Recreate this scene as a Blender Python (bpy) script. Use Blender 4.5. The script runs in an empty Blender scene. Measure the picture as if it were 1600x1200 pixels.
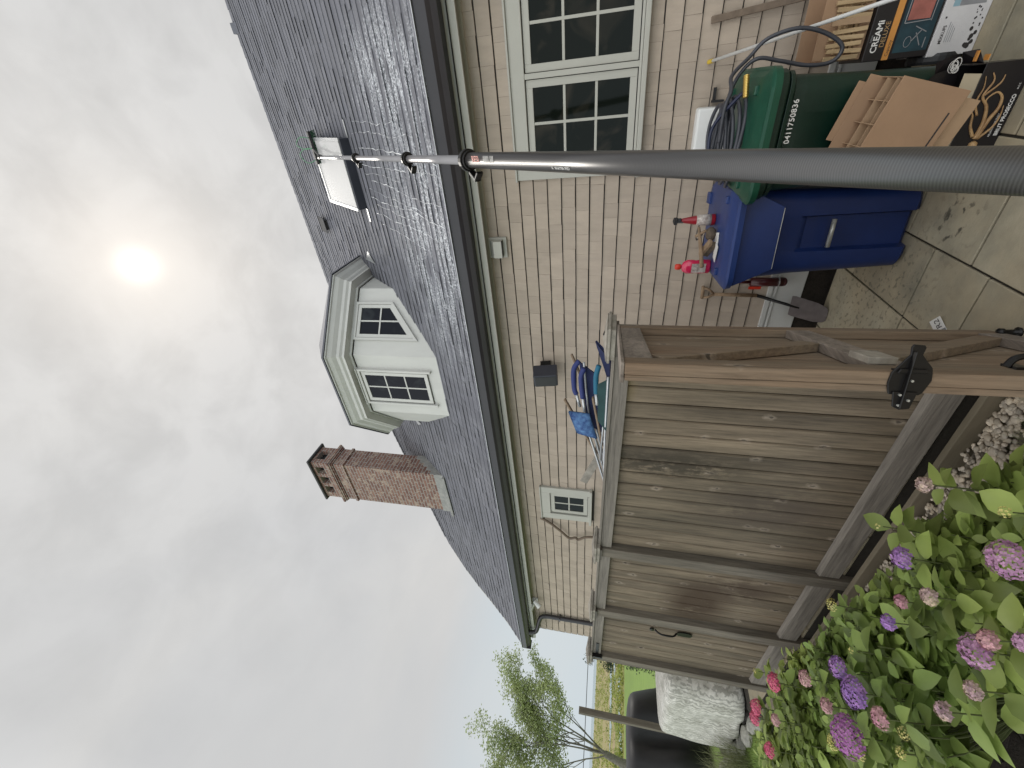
import bpy, math, random
import numpy as np
from mathutils import Vector, Matrix, Euler
R = random.Random(7)
PI = math.pi
sc = bpy.context.scene
# ------------------------------------------------------------------ camera (portrait phone picture stored on its side)
H = 1.62
def cam_axes(roll=2.7, pitch=12.8, yaw=36.0):
    r, p, a = (math.radians(v) for v in (roll, pitch, yaw))
    fw = Vector((-math.sin(a)*math.cos(p), math.cos(a)*math.cos(p), math.sin(p)))
    rt = Vector((math.cos(a), math.sin(a), 0))
    up = rt.cross(fw)
    return math.cos(r)*rt+math.sin(r)*up, math.cos(r)*up-math.sin(r)*rt, fw
CR, CU, CF = cam_axes()
cd = bpy.data.cameras.new('camera'); cam = bpy.data.objects.new('camera', cd); sc.collection.objects.link(cam)
mx = Matrix((-CU, CR, -CF)).transposed().to_4x4(); mx.translation = Vector((0, 0, H))
cam.matrix_world = mx
cd.sensor_width = 36; cd.lens = 650/1600*36; cd.clip_start = .02; cd.clip_end = 3000
sc.camera = cam
# ------------------------------------------------------------------ sky, sun, exposure
SUN_EL, SUN_AZ = math.radians(53.9), math.radians(-18.6)        # azimuth from +y towards +x
sund = Vector((math.sin(SUN_AZ)*math.cos(SUN_EL), math.cos(SUN_AZ)*math.cos(SUN_EL), math.sin(SUN_EL)))
w = bpy.data.worlds.new("World"); sc.world = w; w.use_nodes = True
nt = w.node_tree; nt.nodes.clear()
def N(nt, t, **k):
    n = nt.nodes.new(t)
    for a, b in k.items():
        if a in n.inputs: n.inputs[a].default_value = b
        else: setattr(n, a, b)
    return n
def math_(nt, op, a, b=None, clamp=False):
    n = nt.nodes.new('ShaderNodeMath'); n.operation = op; n.use_clamp = clamp
    for i, v in enumerate((a, b)):
        if v is None: continue
        if isinstance(v, (int, float)): n.inputs[i].default_value = v
        else: nt.links.new(v, n.inputs[i])
    return n.outputs[0]
def mix_(nt, f, a, b, bt='MIX'):
    n = nt.nodes.new('ShaderNodeMix'); n.data_type = 'RGBA'; n.blend_type = bt
    for i, v in ((0, f), (6, a), (7, b)):
        if isinstance(v, (int, float)): n.inputs[i].default_value = v
        elif isinstance(v, tuple): n.inputs[i].default_value = (*v[:3], 1)
        else: nt.links.new(v, n.inputs[i])
    return n.outputs[2]
def ramp_(nt, f, stops):
    n = nt.nodes.new('ShaderNodeValToRGB'); e = n.color_ramp.elements
    while len(e) < len(stops): e.new(.5)
    for i, (p, c) in enumerate(stops):
        e[i].position = p; e[i].color = (*c, 1) if isinstance(c, tuple) else (c, c, c, 1)
    nt.links.new(f, n.inputs[0]); return n.outputs[0]
sky = N(nt, 'ShaderNodeTexSky', sky_type='NISHITA', sun_disc=False, sun_elevation=SUN_EL, sun_rotation=SUN_AZ, altitude=0, air_density=1.2, dust_density=2.5)
tc = N(nt, 'ShaderNodeTexCoord')
mp = N(nt, 'ShaderNodeMapping'); mp.inputs['Scale'].default_value = (1, 1, 1.6); nt.links.new(tc.outputs['Generated'], mp.inputs[0])
n1 = N(nt, 'ShaderNodeTexNoise', Scale=2.1, Detail=7, Roughness=.5, Distortion=.5); nt.links.new(mp.outputs[0], n1.inputs['Vector'])
n2 = N(nt, 'ShaderNodeTexNoise', Scale=8, Detail=6, Roughness=.55, Distortion=.3); nt.links.new(mp.outputs[0], n2.inputs['Vector'])
cl = ramp_(nt, n1.outputs[0], [(.3, (.54, .545, .55)), (.5, (.575, .575, .57)), (.7, (.63, .62, .60))])
dt = N(nt, 'ShaderNodeVectorMath', operation='DOT_PRODUCT'); nt.links.new(tc.outputs['Generated'], dt.inputs[0]); dt.inputs[1].default_value = sund
D = math_(nt, 'MAXIMUM', dt.outputs['Value'], 0)
wide = math_(nt, 'POWER', D, 5); mid = math_(nt, 'POWER', D, 160); disc = math_(nt, 'POWER', D, 3200)
fine = ramp_(nt, n2.outputs[0], [(.34, .91), (.62, 1.035)])
fm = mix_(nt, wide, (1, 1, 1), fine)
cl = mix_(nt, 1.0, cl, fm, 'MULTIPLY')
warm = mix_(nt, math_(nt, 'MULTIPLY', wide, .62), cl, (.68, .67, .65))
warm = mix_(nt, 1.0, warm, fm, 'MULTIPLY')
warm = mix_(nt, math_(nt, 'MULTIPLY', mid, .7), warm, (.86, .81, .75))
warm = mix_(nt, math_(nt, 'MULTIPLY', disc, 1.0, True), warm, (1.35, 1.27, 1.15))
sep = N(nt, 'ShaderNodeSeparateXYZ'); nt.links.new(tc.outputs['Generated'], sep.inputs[0])
low = ramp_(nt, sep.outputs['Z'], [(0.0, 1.0), (.14, .85), (.30, 0.0)])
patch = ramp_(nt, n1.outputs[0], [(.42, 1.0), (.66, .6)])
lowf = math_(nt, 'MULTIPLY', low, patch)
warm = mix_(nt, math_(nt, 'MULTIPLY', lowf, .85), warm, (.57, .68, .75))
# sky out of view behind the viewer is brightened to light the facade
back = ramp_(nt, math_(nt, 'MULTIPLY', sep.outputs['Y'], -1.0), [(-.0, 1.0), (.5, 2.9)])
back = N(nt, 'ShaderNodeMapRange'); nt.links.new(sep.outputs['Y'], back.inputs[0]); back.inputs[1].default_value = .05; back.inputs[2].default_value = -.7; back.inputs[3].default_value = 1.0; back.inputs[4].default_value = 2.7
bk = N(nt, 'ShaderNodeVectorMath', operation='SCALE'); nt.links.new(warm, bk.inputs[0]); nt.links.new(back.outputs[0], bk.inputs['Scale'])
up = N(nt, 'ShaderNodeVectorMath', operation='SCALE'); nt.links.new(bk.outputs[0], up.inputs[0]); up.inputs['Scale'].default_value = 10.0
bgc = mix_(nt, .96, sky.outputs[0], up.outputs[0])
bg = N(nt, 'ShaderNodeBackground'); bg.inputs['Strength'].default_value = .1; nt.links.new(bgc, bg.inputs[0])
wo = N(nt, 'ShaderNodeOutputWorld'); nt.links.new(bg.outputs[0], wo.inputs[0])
sl = bpy.data.lights.new('sun', 'SUN'); sl.energy = 1.2; sl.angle = math.radians(14); sl.color = (1, .95, .87)
so = bpy.data.objects.new('sun', sl); sc.collection.objects.link(so); so.rotation_euler = (-sund).to_track_quat('-Z', 'Y').to_euler()
sc.view_settings.view_transform = 'Standard'; sc.view_settings.look = 'None'; sc.view_settings.gamma = 1; sc.view_settings.exposure = .13
sc.render.resolution_x = 1024; sc.render.resolution_y = 768
sc.cycles.max_bounces = 6

# ------------------------------------------------------------------ helpers
def put(o, label=None, cat=None, group=None, kind=None):
    for k, v in (('label', label), ('category', cat), ('group', group), ('kind', kind)):
        if v: o[k] = v
    return o
def thing(name, label, cat, loc=(0, 0, 0), rot=(0, 0, 0), group=None):
    o = bpy.data.objects.new(name, None); sc.collection.objects.link(o)
    o.location = loc; o.rotation_euler = rot; o.empty_display_size = .1
    return put(o, label, cat, group)
class M:
    def __init__(s): s.v = []; s.f = []
    def add(s, vs, fs):
        b = len(s.v); s.v += [tuple(v) for v in vs]; s.f += [tuple(b+i for i in f) for f in fs]; return s
    def quad(s, a, b, c, d): return s.add([a, b, c, d], [(0, 1, 2, 3)])
    def box(s, x0, x1, y0, y1, z0, z1, m=None):
        vs = [Vector((x, y, z)) for z in (z0, z1) for y in (y0, y1) for x in (x0, x1)]
        if m is not None: vs = [m @ v for v in vs]
        return s.add(vs, [(0, 2, 3, 1), (4, 5, 7, 6), (0, 1, 5, 4), (2, 6, 7, 3), (0, 4, 6, 2), (1, 3, 7, 5)])
    def bar(s, a, b, wd, th, up=(0, 0, 1)):
        a = Vector(a); b = Vector(b); d = b-a; L = d.length; d.normalize()
        sd = d.cross(Vector(up))
        if sd.length < 1e-4: sd = d.cross(Vector((0, 1, 0)))
        sd.normalize(); u = sd.cross(d)
        m = Matrix((d, sd, u)).transposed().to_4x4(); m.translation = a
        return s.box(0, L, -wd/2, wd/2, -th/2, th/2, m)
    def prism(s, poly, z0, z1, m=None):
        n = len(poly); vs = [Vector((x, y, z)) for z in (z0, z1) for x, y in poly]
        if m is not None: vs = [m @ v for v in vs]
        return s.add(vs, [tuple(range(n-1, -1, -1)), tuple(range(n, 2*n))]+[(i, (i+1) % n, n+(i+1) % n, n+i) for i in range(n)])
    def loft(s, rings, cap=True):
        n = len(rings[0]); vs = [v for r in rings for v in r]; fs = []
        for k in range(len(rings)-1):
            for i in range(n):
                j = (i+1) % n; fs.append((k*n+i, k*n+j, (k+1)*n+j, (k+1)*n+i))
        if cap: fs += [tuple(range(n-1, -1, -1)), tuple((len(rings)-1)*n+i for i in range(n))]
        return s.add(vs, fs)
    def tube(s, pts, r, n=8, cap=True):
        pts = [Vector(p) for p in pts]; rings = []; rs = r if isinstance(r, (list, tuple)) else [r]*len(pts)
        u = None
        for i, p in enumerate(pts):
            d = (pts[min(i+1, len(pts)-1)]-pts[max(i-1, 0)]).normalized()
            if u is None: u = d.orthogonal().normalized()
            else:
                u = u-d*u.dot(d); u = u.normalized() if u.length > 1e-5 else d.orthogonal().normalized()
            w_ = d.cross(u)
            rings.append([p+(u*math.cos(2*PI*k/n)+w_*math.sin(2*PI*k/n))*rs[i] for k in range(n)])
        return s.loft(rings, cap)
    def lathe(s, prof, c=(0, 0, 0), n=20, m=None, sq=1.0):
        rings = []
        for r, z in prof:
            ring = [Vector((c[0]+r*math.cos(2*PI*k/n), c[1]+r*sq*math.sin(2*PI*k/n), c[2]+z)) for k in range(n)]
            rings.append([m @ v for v in ring] if m is not None else ring)
        return s.loft(rings)
    def build(s, name, mat, parent=None, world=True, smooth=False, bevel=0, **tags):
        me = bpy.data.meshes.new(name); me.from_pydata(s.v, [], s.f); me.materials.append(mat)
        if smooth: me.polygons.foreach_set('use_smooth', [True]*len(me.polygons))
        me.update()
        o = bpy.data.objects.new(name, me); sc.collection.objects.link(o)
        if parent is not None:
            root = parent
            while root.parent: root = root.parent
            o.parent = parent
            if world:
                pm = Matrix.Translation(root.location) @ root.rotation_euler.to_matrix().to_4x4()
                if parent is root: o.matrix_parent_inverse = pm.inverted()
        if bevel:
            b = o.modifiers.new('b', 'BEVEL'); b.width = bevel; b.segments = 2; b.limit_method = 'ANGLE'; b.angle_limit = math.radians(40)
            if smooth is False:
                pass
        if tags: put(o, **tags)
        return o
def spline(pts, n=8):
    pts = [Vector(p) for p in pts]; out = []
    for i in range(len(pts)-1):
        p0 = pts[max(i-1, 0)]; p1 = pts[i]; p2 = pts[i+1]; p3 = pts[min(i+2, len(pts)-1)]
        for k in range(n):
            t = k/n; out.append(.5*((2*p1)+(p2-p0)*t+(2*p0-5*p1+4*p2-p3)*t*t+(3*p1-p0-3*p2+p3)*t**3))
    return out+[pts[-1]]
def text(name, s_, size, mat, parent, m, ext=.0008, bold=.0, space=1.0, world=True):
    c = bpy.data.curves.new(name, 'FONT'); c.body = s_; c.size = size; c.extrude = ext; c.offset = bold; c.space_character = space
    c.resolution_u = 3
    t = bpy.data.objects.new('tmp', c); sc.collection.objects.link(t)
    dg = bpy.context.evaluated_depsgraph_get(); me = bpy.data.meshes.new_from_object(t.evaluated_get(dg)); bpy.data.objects.remove(t)
    me.transform(m); me.materials.clear(); me.materials.append(mat); me.name = name
    o = bpy.data.objects.new(name, me); sc.collection.objects.link(o); o.parent = parent
    if world:
        pm = Matrix.Translation(parent.location) @ parent.rotation_euler.to_matrix().to_4x4(); o.matrix_parent_inverse = pm.inverted()
    return o
# ------------------------------------------------------------------ materials
def mat(name, col, rough=.7, var=.0, scale=8, stretch=(1, 1, 1), col2=None, bump=0, bscale=None, island=0, metal=0, spec=.5, coat=0, detail=6, trans=0, extra=None):
    m = bpy.data.materials.new(name); m.use_nodes = True; t = m.node_tree; b = t.nodes['Principled BSDF']
    b.inputs['Roughness'].default_value = rough; b.inputs['Metallic'].default_value = metal; b.inputs['Specular IOR Level'].default_value = spec
    b.inputs['Coat Weight'].default_value = coat
    tc = N(t, 'ShaderNodeTexCoord'); mp = N(t, 'ShaderNodeMapping'); mp.inputs['Scale'].default_value = stretch
    t.links.new(tc.outputs['Object'], mp.inputs[0])
    no = N(t, 'ShaderNodeTexNoise', Scale=scale, Detail=detail, Roughness=.6); t.links.new(mp.outputs[0], no.inputs['Vector'])
    c2 = col2 or tuple(c*(1-var) for c in col)
    c = mix_(t, ramp_(t, no.outputs[0], [(.32, 0.0), (.68, 1.0)]), col, c2)
    if island:
        g = N(t, 'ShaderNodeNewGeometry')
        v = N(t, 'ShaderNodeMapRange'); t.links.new(g.outputs['Random Per Island'], v.inputs[0]); v.inputs[3].default_value = 1-island; v.inputs[4].default_value = 1+island
        s_ = N(t, 'ShaderNodeVectorMath', operation='SCALE'); t.links.new(c, s_.inputs[0]); t.links.new(v.outputs[0], s_.inputs['Scale']); c = s_.outputs[0]
    if extra: c = extra(t, c, tc, b)
    t.links.new(c, b.inputs['Base Color'])
    if bump:
        nb = N(t, 'ShaderNodeTexNoise', Scale=bscale or scale*3, Detail=8, Roughness=.65); t.links.new(mp.outputs[0], nb.inputs['Vector'])
        bp = N(t, 'ShaderNodeBump', Strength=bump, Distance=.01); t.links.new(nb.outputs[0], bp.inputs['Height']); t.links.new(bp.outputs[0], b.inputs['Normal'])
    return m
def wood(name, c1, c2, axis='z', knots=True, green=0, stain=None, island=.13, warm=None, kflat='y'):
    st = {'z': (1, 1, .09), 'x': (.09, 1, 1), 'y': (1, .09, 1)}[axis]
    def ex(t, c, tc, b):
        mp = N(t, 'ShaderNodeMapping'); mp.inputs['Scale'].default_value = tuple(v if v == 1 else .3 for v in st); t.links.new(tc.outputs['Object'], mp.inputs[0])
        no = N(t, 'ShaderNodeTexNoise', Scale=2.2, Detail=4); t.links.new(mp.outputs[0], no.inputs['Vector'])
        if green: c = mix_(t, math_(t, 'MULTIPLY', ramp_(t, no.outputs[0], [(.35, 0.0), (.6, 1.0)]), green), c, (.165, .148, .095))
        if warm: c = mix_(t, math_(t, 'MULTIPLY', ramp_(t, no.outputs['Color'], [(.4, 0.0), (.65, 1.0)]), warm[0]), c, warm[1])
        if knots:
            sp = N(t, 'ShaderNodeSeparateXYZ'); t.links.new(tc.outputs['Object'], sp.inputs[0])
            cb = N(t, 'ShaderNodeCombineXYZ'); t.links.new(sp.outputs[1 if kflat == 'x' else 0], cb.inputs[0]); t.links.new(math_(t, 'MULTIPLY', sp.outputs[2], .5), cb.inputs[1])
            dn = N(t, 'ShaderNodeTexNoise', Scale=26, Detail=3); t.links.new(tc.outputs['Object'], dn.inputs['Vector'])
            mxv = N(t, 'ShaderNodeVectorMath', operation='MULTIPLY_ADD'); t.links.new(dn.outputs['Color'], mxv.inputs[0]); mxv.inputs[1].default_value = (.035, .035, .035); t.links.new(cb.outputs[0], mxv.inputs[2])
            vo = N(t, 'ShaderNodeTexVoronoi', Scale=6.5); vo.voronoi_dimensions = '2D'; vo.inputs['Randomness'].default_value = 1; t.links.new(mxv.outputs[0], vo.inputs['Vector'])
            hs = math_(t, 'GREATER_THAN', N_sep(t, vo.outputs['Color']), .55)
            halo = math_(t, 'MULTIPLY', ramp_(t, vo.outputs['Distance'], [(.05, 1.0), (.15, 0.0)]), hs)
            core = math_(t, 'MULTIPLY', ramp_(t, vo.outputs['Distance'], [(.03, 1.0), (.06, 0.0)]), hs)
            c = mix_(t, math_(t, 'MULTIPLY', halo, .5), c, (.40, .33, .26)); c = mix_(t, math_(t, 'MULTIPLY', core, .85), c, (.05, .04, .03))
        mg = N(t, 'ShaderNodeMapping'); mg.inputs['Scale'].default_value = tuple(v if v == 1 else .05 for v in st); t.links.new(tc.outputs['Object'], mg.inputs[0])
        gn = N(t, 'ShaderNodeTexNoise', Scale=75, Detail=6, Roughness=.7, Distortion=.4); t.links.new(mg.outputs[0], gn.inputs['Vector'])
        c = mix_(t, 1.0, c, ramp_(t, gn.outputs[0], [(.3, .58), (.58, 1.1)]), 'MULTIPLY')
        if stain: c = stain(t, c, tc)
        return c
    return mat(name, c1, .78, scale=11, stretch=st, col2=c2, bump=.35, bscale=40, island=island, extra=ex)
def N_sep(t, col):
    s_ = N(t, 'ShaderNodeSeparateColor'); t.links.new(col, s_.inputs[0]); return s_.outputs[0]
def zone(t, tc, centre, radius, power=1.0):
    """1 inside an ellipsoid, falling to 0"""
    a = N(t, 'ShaderNodeVectorMath', operation='SUBTRACT'); t.links.new(tc.outputs['Object'], a.inputs[0]); a.inputs[1].default_value = centre
    d = N(t, 'ShaderNodeVectorMath', operation='DIVIDE'); t.links.new(a.outputs[0], d.inputs[0]); d.inputs[1].default_value = radius
    l = N(t, 'ShaderNodeVectorMath', operation='LENGTH'); t.links.new(d.outputs[0], l.inputs[0])
    return ramp_(t, l.outputs['Value'], [(.35, 1.0), (1.0, 0.0)])
def shingle_extra(t, c, tc, b):
    mp = N(t, 'ShaderNodeMapping'); mp.inputs['Scale'].default_value = (3, 3, .35); t.links.new(tc.outputs['Object'], mp.inputs[0])
    no = N(t, 'ShaderNodeTexNoise', Scale=6, Detail=6, Roughness=.7); t.links.new(mp.outputs[0], no.inputs['Vector'])
    return mix_(t, math_(t, 'MULTIPLY', ramp_(t, no.outputs[0], [(.5, 0.0), (.8, 1.0)]), .3), c, (.25, .22, .19))
MSH = mat('cedar_shingle_stain', (.415, .343, .275), .85, col2=(.36, .30, .24), scale=14, stretch=(1, 1, .25), bump=.3, bscale=60, island=.075, extra=shingle_extra)
MDARK = mat('dark_gap', (.05, .042, .035), .9)
def roof_extra(t, c, tc, b):
    g = N(t, 'ShaderNodeTexNoise', Scale=420, Detail=2); t.links.new(tc.outputs['Object'], g.inputs['Vector'])
    c = mix_(t, .55, c, mix_(t, g.outputs[0], (.035, .036, .042), (.24, .24, .26)), 'MIX')
    f = N(t, 'ShaderNodeTexNoise', Scale=60, Detail=5, Roughness=.75); t.links.new(tc.outputs['Object'], f.inputs['Vector'])
    m2 = N(t, 'ShaderNodeMapping'); m2.inputs['Scale'].default_value = (1.6, 8, 8); t.links.new(tc.outputs['Object'], m2.inputs[0])
    p = N(t, 'ShaderNodeTexNoise', Scale=1.7, Detail=4); t.links.new(m2.outputs[0], p.inputs['Vector'])
    z = math_(t, 'MAXIMUM', zone(t, tc, (-1.05, 3.55, 3.2), (1.7, 1.0, 1.1)), zone(t, tc, (.12, 3.7, 3.35), (.62, 1.1, 1.2)))
    z = math_(t, 'MAXIMUM', z, math_(t, 'MULTIPLY', zone(t, tc, (-1.0, 3.23, 2.9), (.9, .14, .14)), .8))
    k = math_(t, 'MULTIPLY', math_(t, 'MULTIPLY', ramp_(t, f.outputs[0], [(.47, 0.0), (.6, 1.0)]), ramp_(t, p.outputs[0], [(.42, 0.0), (.56, 1.0)])), z)
    c = mix_(t, math_(t, 'MULTIPLY', k, .9), c, (.8, .82, .85))
    # water-washed sheen painted into the colour as pale streaks, lower down the slope
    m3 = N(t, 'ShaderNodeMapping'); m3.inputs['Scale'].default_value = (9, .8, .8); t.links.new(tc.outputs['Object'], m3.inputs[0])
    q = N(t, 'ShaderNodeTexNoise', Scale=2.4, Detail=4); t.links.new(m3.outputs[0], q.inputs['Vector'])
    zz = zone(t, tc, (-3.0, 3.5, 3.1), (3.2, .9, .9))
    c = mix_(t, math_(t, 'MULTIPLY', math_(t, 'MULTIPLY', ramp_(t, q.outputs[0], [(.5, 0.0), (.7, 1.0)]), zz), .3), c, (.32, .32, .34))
    return c
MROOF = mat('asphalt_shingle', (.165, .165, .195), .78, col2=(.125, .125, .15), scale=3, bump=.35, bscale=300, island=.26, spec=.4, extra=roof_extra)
MROOFB = mat('roof_underlay', (.012, .012, .014), .9)
MTRIM = mat('painted_trim', (.41, .40, .35), .5, var=.06, scale=5, bump=.05, bscale=40)
MWHITE = mat('white_paint', (.6, .6, .575), .45, var=.08, scale=4, bump=.04)
MDORM = mat('dormer_paint', (.56, .555, .525), .5, var=.09, scale=7, stretch=(1, 1, .3), bump=.08, bscale=30)
MGUT = mat('bronze_gutter', (.035, .031, .036), .42, var=.2, scale=3)
MSTEELD = mat('dark_aluminium', (.035, .038, .052), .4, var=.2, scale=5)
MBLACK = mat('black_metal', (.012, .011, .011), .38, var=.3, scale=20, metal=.4)
MBLKP = mat('black_plastic', (.02, .02, .022), .5, var=.2, scale=12)
def glass_mat(name, tint, streak):
    def ex(t, c, tc, b):
        no = N(t, 'ShaderNodeTexNoise', Scale=3.2, Detail=6, Distortion=1.2); t.links.new(tc.outputs['Object'], no.inputs['Vector'])
        return mix_(t, ramp_(t, no.outputs[0], [(.55, 0.0), (.72, 1.0)]), tint, streak)
    m = mat(name, tint, .05, extra=ex, spec=.09)
    return m
MGLASS = glass_mat('dark_window_glass', (.006, .008, .006), (.035, .03, .022))
MGLASS2 = glass_mat('dormer_window_glass', (.012, .014, .02), (.03, .035, .04))
MSKYG = mat('skylight_glass', (.64, .62, .61), .12, var=.06, scale=3, spec=.8)
def brick_mat():
    m = bpy.data.materials.new('old_brick'); m.use_nodes = True; t = m.node_tree; b = t.nodes['Principled BSDF']; b.inputs['Roughness'].default_value = .9
    tc = N(t, 'ShaderNodeTexCoord'); sp = N(t, 'ShaderNodeSeparateXYZ'); t.links.new(tc.outputs['Object'], sp.inputs[0])
    cb = N(t, 'ShaderNodeCombineXYZ'); t.links.new(math_(t, 'ADD', sp.outputs[0], sp.outputs[1]), cb.inputs[0]); t.links.new(sp.outputs[2], cb.inputs[1])
    br = N(t, 'ShaderNodeTexBrick', Scale=1.0); br.inputs['Brick Width'].default_value = .19; br.inputs['Row Height'].default_value = .062; br.inputs['Mortar Size'].default_value = .008
    br.inputs['Mortar Smooth'].default_value = .3; br.inputs['Color1'].default_value = (.15, .07, .055, 1); br.inputs['Color2'].default_value = (.26, .14, .105, 1); br.inputs['Mortar'].default_value = (.36, .33, .3, 1)
    t.links.new(cb.outputs[0], br.inputs['Vector'])
    no = N(t, 'ShaderNodeTexNoise', Scale=6.5, Detail=5, Roughness=.7); t.links.new(cb.outputs[0], no.inputs['Vector'])
    c = mix_(t, math_(t, 'MULTIPLY', ramp_(t, no.outputs[0], [(.54, 0.0), (.59, 1.0)]), .75), br.outputs[0], (.42, .33, .26))
    n3 = N(t, 'ShaderNodeTexNoise', Scale=40, Detail=5); t.links.new(tc.outputs['Object'], n3.inputs['Vector'])
    c = mix_(t, math_(t, 'MULTIPLY', n3.outputs[0], .35), c, (.1, .08, .07))
    t.links.new(c, b.inputs['Base Color'])
    bp = N(t, 'ShaderNodeBump', Strength=.6, Distance=.01); bp.invert = True; t.links.new(br.outputs['Fac'], bp.inputs['Height']); t.links.new(bp.outputs[0], b.inputs['Normal'])
    return m
MBRICK = brick_mat()
MLEAD = mat('lead_flashing', (.33, .32, .30), .6, col2=(.2, .2, .19), scale=9, bump=.3, bscale=20)
MSTONE = mat('capstone', (.07, .068, .07), .85, var=.3, scale=8, bump=.3)
def flag_extra(t, c, tc, b):
    n = N(t, 'ShaderNodeTexNoise', Scale=2.1, Detail=6, Roughness=.6); t.links.new(tc.outputs['Object'], n.inputs['Vector'])
    c = mix_(t, math_(t, 'MULTIPLY', ramp_(t, n.outputs[0], [(.38, 0.0), (.65, 1.0)]), .6), c, (.46, .37, .24))
    n = N(t, 'ShaderNodeTexNoise', Scale=34, Detail=3); t.links.new(tc.outputs['Object'], n.inputs['Vector'])
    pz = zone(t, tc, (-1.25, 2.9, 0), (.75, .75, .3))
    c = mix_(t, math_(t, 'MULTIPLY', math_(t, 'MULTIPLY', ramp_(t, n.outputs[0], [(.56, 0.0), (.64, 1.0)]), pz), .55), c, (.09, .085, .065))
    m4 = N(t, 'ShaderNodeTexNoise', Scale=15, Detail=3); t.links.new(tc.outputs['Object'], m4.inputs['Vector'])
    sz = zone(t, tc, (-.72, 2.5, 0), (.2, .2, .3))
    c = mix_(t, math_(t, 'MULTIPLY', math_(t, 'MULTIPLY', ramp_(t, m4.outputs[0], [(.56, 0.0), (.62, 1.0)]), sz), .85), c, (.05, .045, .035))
    return c
MFLAG = mat('bluestone_flag', (.44, .395, .29), .75, col2=(.27, .25, .19), scale=5, bump=.35, bscale=16, island=.24, extra=flag_extra, spec=.35)
MSOIL = mat('dark_soil', (.035, .026, .018), .95, var=.5, scale=30, bump=.8, bscale=90)
MJOINT = mat('joint_sand', (.04, .034, .025), .95, var=.3, scale=60, bump=.5)
MCONC = mat('edging_timber', (.22, .185, .13), .85, col2=(.13, .11, .075), scale=9, stretch=(.2, 1, 1), bump=.3)
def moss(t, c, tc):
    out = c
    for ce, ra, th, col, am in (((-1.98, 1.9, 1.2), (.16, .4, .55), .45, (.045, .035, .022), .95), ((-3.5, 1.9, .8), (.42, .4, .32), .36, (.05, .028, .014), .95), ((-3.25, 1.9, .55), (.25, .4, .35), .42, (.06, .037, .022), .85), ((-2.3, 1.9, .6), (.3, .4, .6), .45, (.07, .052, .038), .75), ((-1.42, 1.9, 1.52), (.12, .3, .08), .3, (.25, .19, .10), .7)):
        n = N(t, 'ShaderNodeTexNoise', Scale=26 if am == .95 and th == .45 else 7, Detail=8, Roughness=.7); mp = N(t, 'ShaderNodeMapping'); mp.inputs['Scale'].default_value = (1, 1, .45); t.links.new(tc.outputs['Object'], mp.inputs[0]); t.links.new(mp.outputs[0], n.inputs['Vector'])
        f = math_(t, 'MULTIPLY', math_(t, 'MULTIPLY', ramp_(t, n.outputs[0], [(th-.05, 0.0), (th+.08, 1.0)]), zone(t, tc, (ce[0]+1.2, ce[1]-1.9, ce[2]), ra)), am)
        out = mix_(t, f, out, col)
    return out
MFENCE = wood('weathered_fence_board', (.21, .163, .112), (.09, .069, .047), 'z', green=.15, stain=moss, island=.2)
MRAIL = wood('weathered_rail', (.235, .21, .18), (.125, .11, .092), 'x', knots=False, island=.1)
MPOST = wood('weathered_post', (.20, .172, .135), (.105, .09, .07), 'z', knots=False, island=.12)
MGATE = wood('gate_cedar', (.25, .20, .148), (.155, .118, .08), 'z', green=.2, warm=(.8, (.19, .10, .05)), island=.16, kflat='x')
MGATER = wood('gate_rail_cedar', (.29, .245, .205), (.165, .135, .11), 'y', knots=False, island=.15)
MCAP = mat('cap_wood', (.36, .33, .28), .8, col2=(.2, .18, .15), scale=18, bump=.3)
MCOP = mat('cap_copper', (.10, .08, .06), .5, var=.4, scale=10)
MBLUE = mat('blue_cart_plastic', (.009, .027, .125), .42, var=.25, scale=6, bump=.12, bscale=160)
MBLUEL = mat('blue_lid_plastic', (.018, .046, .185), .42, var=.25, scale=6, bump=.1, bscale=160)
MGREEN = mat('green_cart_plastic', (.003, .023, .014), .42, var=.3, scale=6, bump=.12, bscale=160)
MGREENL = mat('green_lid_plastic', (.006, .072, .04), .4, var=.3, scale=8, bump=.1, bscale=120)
MGALV = mat('grab_bar_steel', (.5, .5, .47), .4, var=.35, scale=30, metal=.5)
MCARD = mat('cardboard', (.36, .225, .135), .85, var=.16, scale=4, bump=.12, bscale=70)
MCARDI = mat('cardboard_inner', (.42, .28, .17), .85, var=.2, scale=6, bump=.1)
MPBLK = mat('printed_black_card', (.012, .010, .012), .35, var=.2, scale=5)
MCREAM = mat('cream_card', (.5, .42, .29), .7, var=.15, scale=7)
MGOLD = mat('gold_print', (.5, .32, .15), .5, col2=(.26, .14, .06), scale=22)
MPRW = mat('white_print', (.75, .73, .7), .6)
MPRK = mat('dark_print', (.03, .025, .025), .6)
MORANGE = mat('orange_print', (.62, .27, .06), .5, var=.15, scale=8)
MTEAL = mat('teal_print', (.02, .065, .085), .4, col2=(.008, .02, .03), scale=7)
MGREYP = mat('grey_print', (.3, .3, .31), .55, var=.3, scale=9)
MPINKP = mat('salmon_print', (.42, .14, .11), .5, var=.4, scale=16)
MWBOX = mat('white_box_card', (.62, .6, .6), .55, var=.12, scale=6)
MPLASTW = mat('white_plastic', (.72, .72, .7), .35, var=.06, scale=5)
MHOSE = mat('hose_rubber', (.055, .057, .07), .35, var=.3, scale=12)
MHOSEB = mat('hose_navy', (.015, .02, .05), .35)
MBRASS = mat('brass', (.6, .42, .13), .3, metal=.9)
MREDP = mat('red_plastic', (.32, .012, .022), .35, var=.2, scale=8)
MPINKB = mat('pink_liquid_bottle', (.62, .025, .09), .12, var=.15, scale=5, spec=.7)
MREDC = mat('red_cap', (.6, .04, .02), .35)
MTAG = mat('paper_label', (.6, .55, .5), .5, col2=(.25, .2, .18), scale=60)
MBRUSHW = mat('brush_wood', (.33, .23, .14), .8, col2=(.2, .13, .08), scale=20, bump=.4)
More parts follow.
